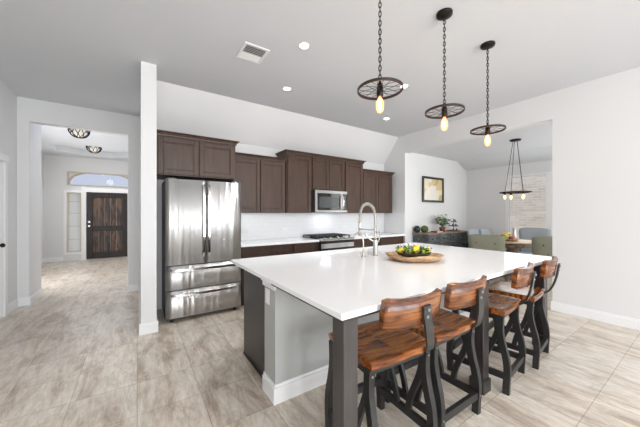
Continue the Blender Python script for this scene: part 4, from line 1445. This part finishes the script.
# fruit tray on the table
ft = Vector((TX - .10, TY + .07, .787))
o = thing('fruit_platter', 'shallow wooden platter of fruit on the dining table', 'platter', ft)
bm = bmesh.new(); lathe(bm, [(.12, 0), (.17, .012), (.20, .035), (.195, .038), (.13, .016), (.01, .012)], 0, 0, 32); obj('platter_body', bm, 'bowlwood', o); o.scale = (1.2, 1.2, 1.2)
fr = [(-.10, -.03, .052, 'apple', 'green apple at the left of the dining platter', 'apple'), (-.02, -.09, .052, 'redapple', 'red apple at the front of the dining platter', 'apple'),
      (.06, -.05, .052, 'apple', 'green apple toward the front right of the platter', 'apple'), (.02, .05, .056, 'lemon', 'lemon at the back of the dining platter', 'lemon'), (-.07, .06, .054, 'redapple', 'red apple at the back left of the platter', 'apple'), (.11, .03, .056, 'petal', 'pale round fruit at the right of the platter', 'fruit')]
for dx, dy, dz, mt, lab, cat in fr:
    bm = bmesh.new(); lathe(bm, [(.008, -.028), (.022, -.034), (.036, -.010), (.037, .008), (.026, .028), (.010, .030), (.002, .022)], 0, 0, 16)
    o = obj(cat if cat != 'fruit' else 'round_fruit', bm, mt); o.location = ft + Vector((dx * 1.2, dy * 1.2, dz * 1.2)); o.scale = (1.2, 1.2, 1.2); tag(o, lab, cat, 'fruit on the dining platter')
bm = bmesh.new()
for k in range(3):
    tube(bm, smooth_curve([(-.12 + .01 * k, -.02 + .03 * k, .09), (-.06, -.05 + .03 * k, .125), (.02, -.05 + .03 * k, .125), (.08, -.02 + .03 * k, .095)], 5), .016, 8, radii=[.006] + [.016] * 14 + [.006])
o = obj('banana_bunch', bm, 'banana'); o.location = ft; o.scale = (1.2, 1.2, 1.2); tag(o, 'bunch of yellow bananas on top of the dining platter fruit', 'bananas')
# pitcher behind
t = thing('glass_pitcher', 'slim grey pitcher with a handle standing on the dining table', 'pitcher', (TX + .22, TY + .04, .787))
bm = bmesh.new(); lathe(bm, [(.04, 0), (.05, .02), (.045, .12), (.03, .19), (.038, .25), (.033, .25), (.026, .19), (.02, .02)], 0, 0, 20); obj('body', bm, 'steel_soft', t)
bm = bmesh.new(); tube(bm, smooth_curve([(.04, 0, .22), (.085, 0, .19), (.08, 0, .10), (.045, 0, .06)], 5), .006, 8); obj('handle', bm, 'steel_soft', t)

def dining_chair(fab, tall, w=.56, tuft=True):
    """faces +Y; the back is at -Y"""
    t = thing('dining_chair', '', 'chair')
    bm = bmesh.new(); box(bm, -w / 2 + .02, w / 2 - .02, -.20, .27, .36, .48, .035, 3); obj('seat_cushion', bm, fab, t)
    bm = bmesh.new()
    nx, nz_ = 16, 14
    fr_, bk_ = {}, {}
    for i in range(nx + 1):
        for j in range(nz_ + 1):
            u = i / nx * 2 - 1; v = j / nz_
            x = u * w / 2 * (.80 + .20 * min(1, v * 1.2))
            z = .34 + v * (tall - .34) - .03 * (abs(u) ** 4) * v
            y0_ = -.22 - .10 * v + .03 * u * u
            puff = 0
            if tuft:
                puff = .010 * math.cos(u * PI * 3 + v * PI * 2.5) * math.cos(u * PI * 3 - v * PI * 2.5)
            e = (1 - min(1, max(abs(u), abs(v * 2 - 1)) ** 6))
            bk_[i, j] = bm.verts.new((x, y0_ - .035 * e ** .5 - puff * e, z))
            fr_[i, j] = bm.verts.new((x, y0_ + .035 * e ** .5 + puff * e + .01, z))
    for i in range(nx):
        for j in range(nz_):
            f_ = bm.faces.new((bk_[i, j], bk_[i + 1, j], bk_[i + 1, j + 1], bk_[i, j + 1])); f_.smooth = True
            f_ = bm.faces.new((fr_[i, j], fr_[i, j + 1], fr_[i + 1, j + 1], fr_[i + 1, j])); f_.smooth = True
    for i in range(nx):
        for j in (0, nz_):
            bm.faces.new((bk_[i, j], bk_[i + 1, j], fr_[i + 1, j], fr_[i, j]))
    for j in range(nz_):
        for i in (0, nx):
            bm.faces.new((bk_[i, j], bk_[i, j + 1], fr_[i, j + 1], fr_[i, j]))
    b_ = obj('backrest', bm, fab, t)
    if tuft:
        for (u, v) in ((-.5, .75), (0, .75), (.5, .75), (-.25, .5), (.25, .5)):
            bm = bmesh.new()
            ellipsoid(bm, (u * w / 2, -.22 - .10 * v - .030, .34 + v * (tall - .34)), .013, .010, .013, seg=8, rings=6)
            obj('tufting_button', bm, 'charcoal', b_)
    for sx in (-1, 1):
        for sy, yy in ((-1, -.20), (1, .22)):
            bm = bmesh.new()
            sweep_rect(bm, [(sx * (w / 2 - .07), yy, .37), (sx * (w / 2 - .05), yy + sy * .03, 0)], .035, .035)
            obj('leg', bm, 'tablebase', t)
    return t
ch1 = dining_chair('olive', .972, .60)
ch2 = dining_chair('bluegrey', 1.0, .46)
def put(o, x, y, look, lab, grp):
    dx, dy = look[0] - x, look[1] - y
    o.location = (x, y, 0); o.rotation_euler = (0, 0, math.atan2(dy, dx) - PI / 2)
    o['label'] = lab; o['category'] = 'chair'; o['group'] = grp
G = 'upholstered dining chairs round the table'
put(ch1, 5.60, 2.50, (TX, TY + .25), 'sage green tufted dining chair with its back toward the kitchen, left', G)
put(copy_tree(ch1), 6.10, 1.76, (6.9, 2.30), 'sage green tufted dining chair at the right edge of the opening', G)
put(ch2, 6.44, 2.93, (6.44, 2), 'light blue-grey chair beside the sideboard, left of the pair', G)
put(copy_tree(ch2), 6.98, 2.93, (6.98, 2), 'light blue-grey chair in front of the far corner, right of the pair', G)
o = copy_tree(ch2); put(o, 7.06, 2.34, (TX, 2.34), 'blue-grey chair in front of the dining window', G); o.scale = (1.25, 1, 1.04)

# dining chandelier
def chandelier():
    x, y = 5.80, 2.135
    t = thing('ring_chandelier', 'black ring chandelier with bare bulbs hung over the dining table', 'chandelier', (x, y, 2.725))
    bm = bmesh.new(); lathe(bm, [(.03, -.03), (.085, -.022), (.09, 0)], 0, 0, 24); obj('canopy', bm, 'bronze', t)
    zr = -.975
    R = .25
    bm = bmesh.new(); lathe(bm, [(R - .03, zr - .01), (R, zr - .01), (R, zr + .01), (R - .03, zr + .01), (R - .03, zr - .01)], 0, 0, 44, cap=False); obj('ring', bm, 'bronze', t)
    bm = bmesh.new()
    for k in range(4):
        a = k * PI / 2 - .30
        box(bm, -.001, .001, -.001, .001, zr - .001, zr + .001)
        tube(bm, [(math.cos(a) * (R - .015), math.sin(a) * (R - .015), zr), (-math.cos(a) * (R - .015) * .0, 0, zr)], .008, 6)
    obj('spokes', bm, 'bronze', t)
    for dg in (100, 45, -25, -115):
        a = math.radians(dg)
        px_, py_ = math.cos(a) * .165, math.sin(a) * .165
        bm = bmesh.new(); tube(bm, [(math.cos(a) * .035, math.sin(a) * .035, -.02), (px_, py_, zr)], .0045, 6); obj('cable', bm, 'bronze', t)
        bm = bmesh.new(); lathe(bm, [(.012, zr + .02), (.020, zr), (.020, zr - .035), (.014, zr - .04)], px_, py_, 14); so = obj('socket', bm, 'bronze', t)
        bm = bmesh.new(); lathe(bm, [(.010, zr - .04), (.014, zr - .05), (.022, zr - .07), (.022, zr - .09), (.014, zr - .115), (.006, zr - .12)], px_, py_, 14); obj('bulb', bm, 'bulbglow', so)
chandelier()

# foyer ceiling lights: crystal bowls in dark cage
def make_flush():
    t = thing('flush_mount_light', '', 'ceiling light')
    bm = bmesh.new(); lathe(bm, [(.10, -.02), (.11, 0)], 0, 0, 24); obj('ceiling_plate', bm, 'bronze', t)
    bm = bmesh.new(); lathe(bm, [(.02, -.20), (.07, -.18), (.115, -.13), (.12, -.07), (.09, -.02)], 0, 0, 20); obj('glass_bowl', bm, emit('lit_crystal', (1, .93, .82), .45), t)
    bm = bmesh.new()
    R = .20
    for k in range(10):
        a = k * 2 * PI / 10
        for tw in (-.7, .7):
            pts = []
            for q in range(9):
                th = q / 8 * PI / 2
                r = R * math.cos(th * .92); z = -.03 - .19 * math.sin(th)
                aa = a + tw * q / 8
                pts.append((math.cos(aa) * r, math.sin(aa) * r, z))
            tube(bm, pts, .009, 5)
    tube(bm, [(math.cos(k * PI / 16) * R, math.sin(k * PI / 16) * R, -.03) for k in range(32)], .008, 5, closed=True)
    for k in range(4):
        a = k * PI / 2
        tube(bm, [(math.cos(a) * .09, math.sin(a) * .09, -.01), (math.cos(a) * R, math.sin(a) * R, -.03)], .007, 5)
    obj('cage', bm, 'bronze', t)
    return t
fl = make_flush()
fl.location = (-.93, 6.95, ZF); fl['label'] = 'bronze cage ceiling light nearest, by the hall opening'; fl['group'] = 'cage lights in the foyer'
fl.scale = (.8, .8, .8)
f2 = copy_tree(fl); f2.location = (-.95, 9.30, ZF + .14); f2['label'] = 'bronze cage ceiling light farther back, in the octagonal recess'
for p in ((-.93, 6.95, ZF - .35), (-.95, 9.30, ZF - .22)):
    add_light('foyer_glow', 'POINT', p, (0, 0, 0), 2.5, (1, .95, .88), size=.12)
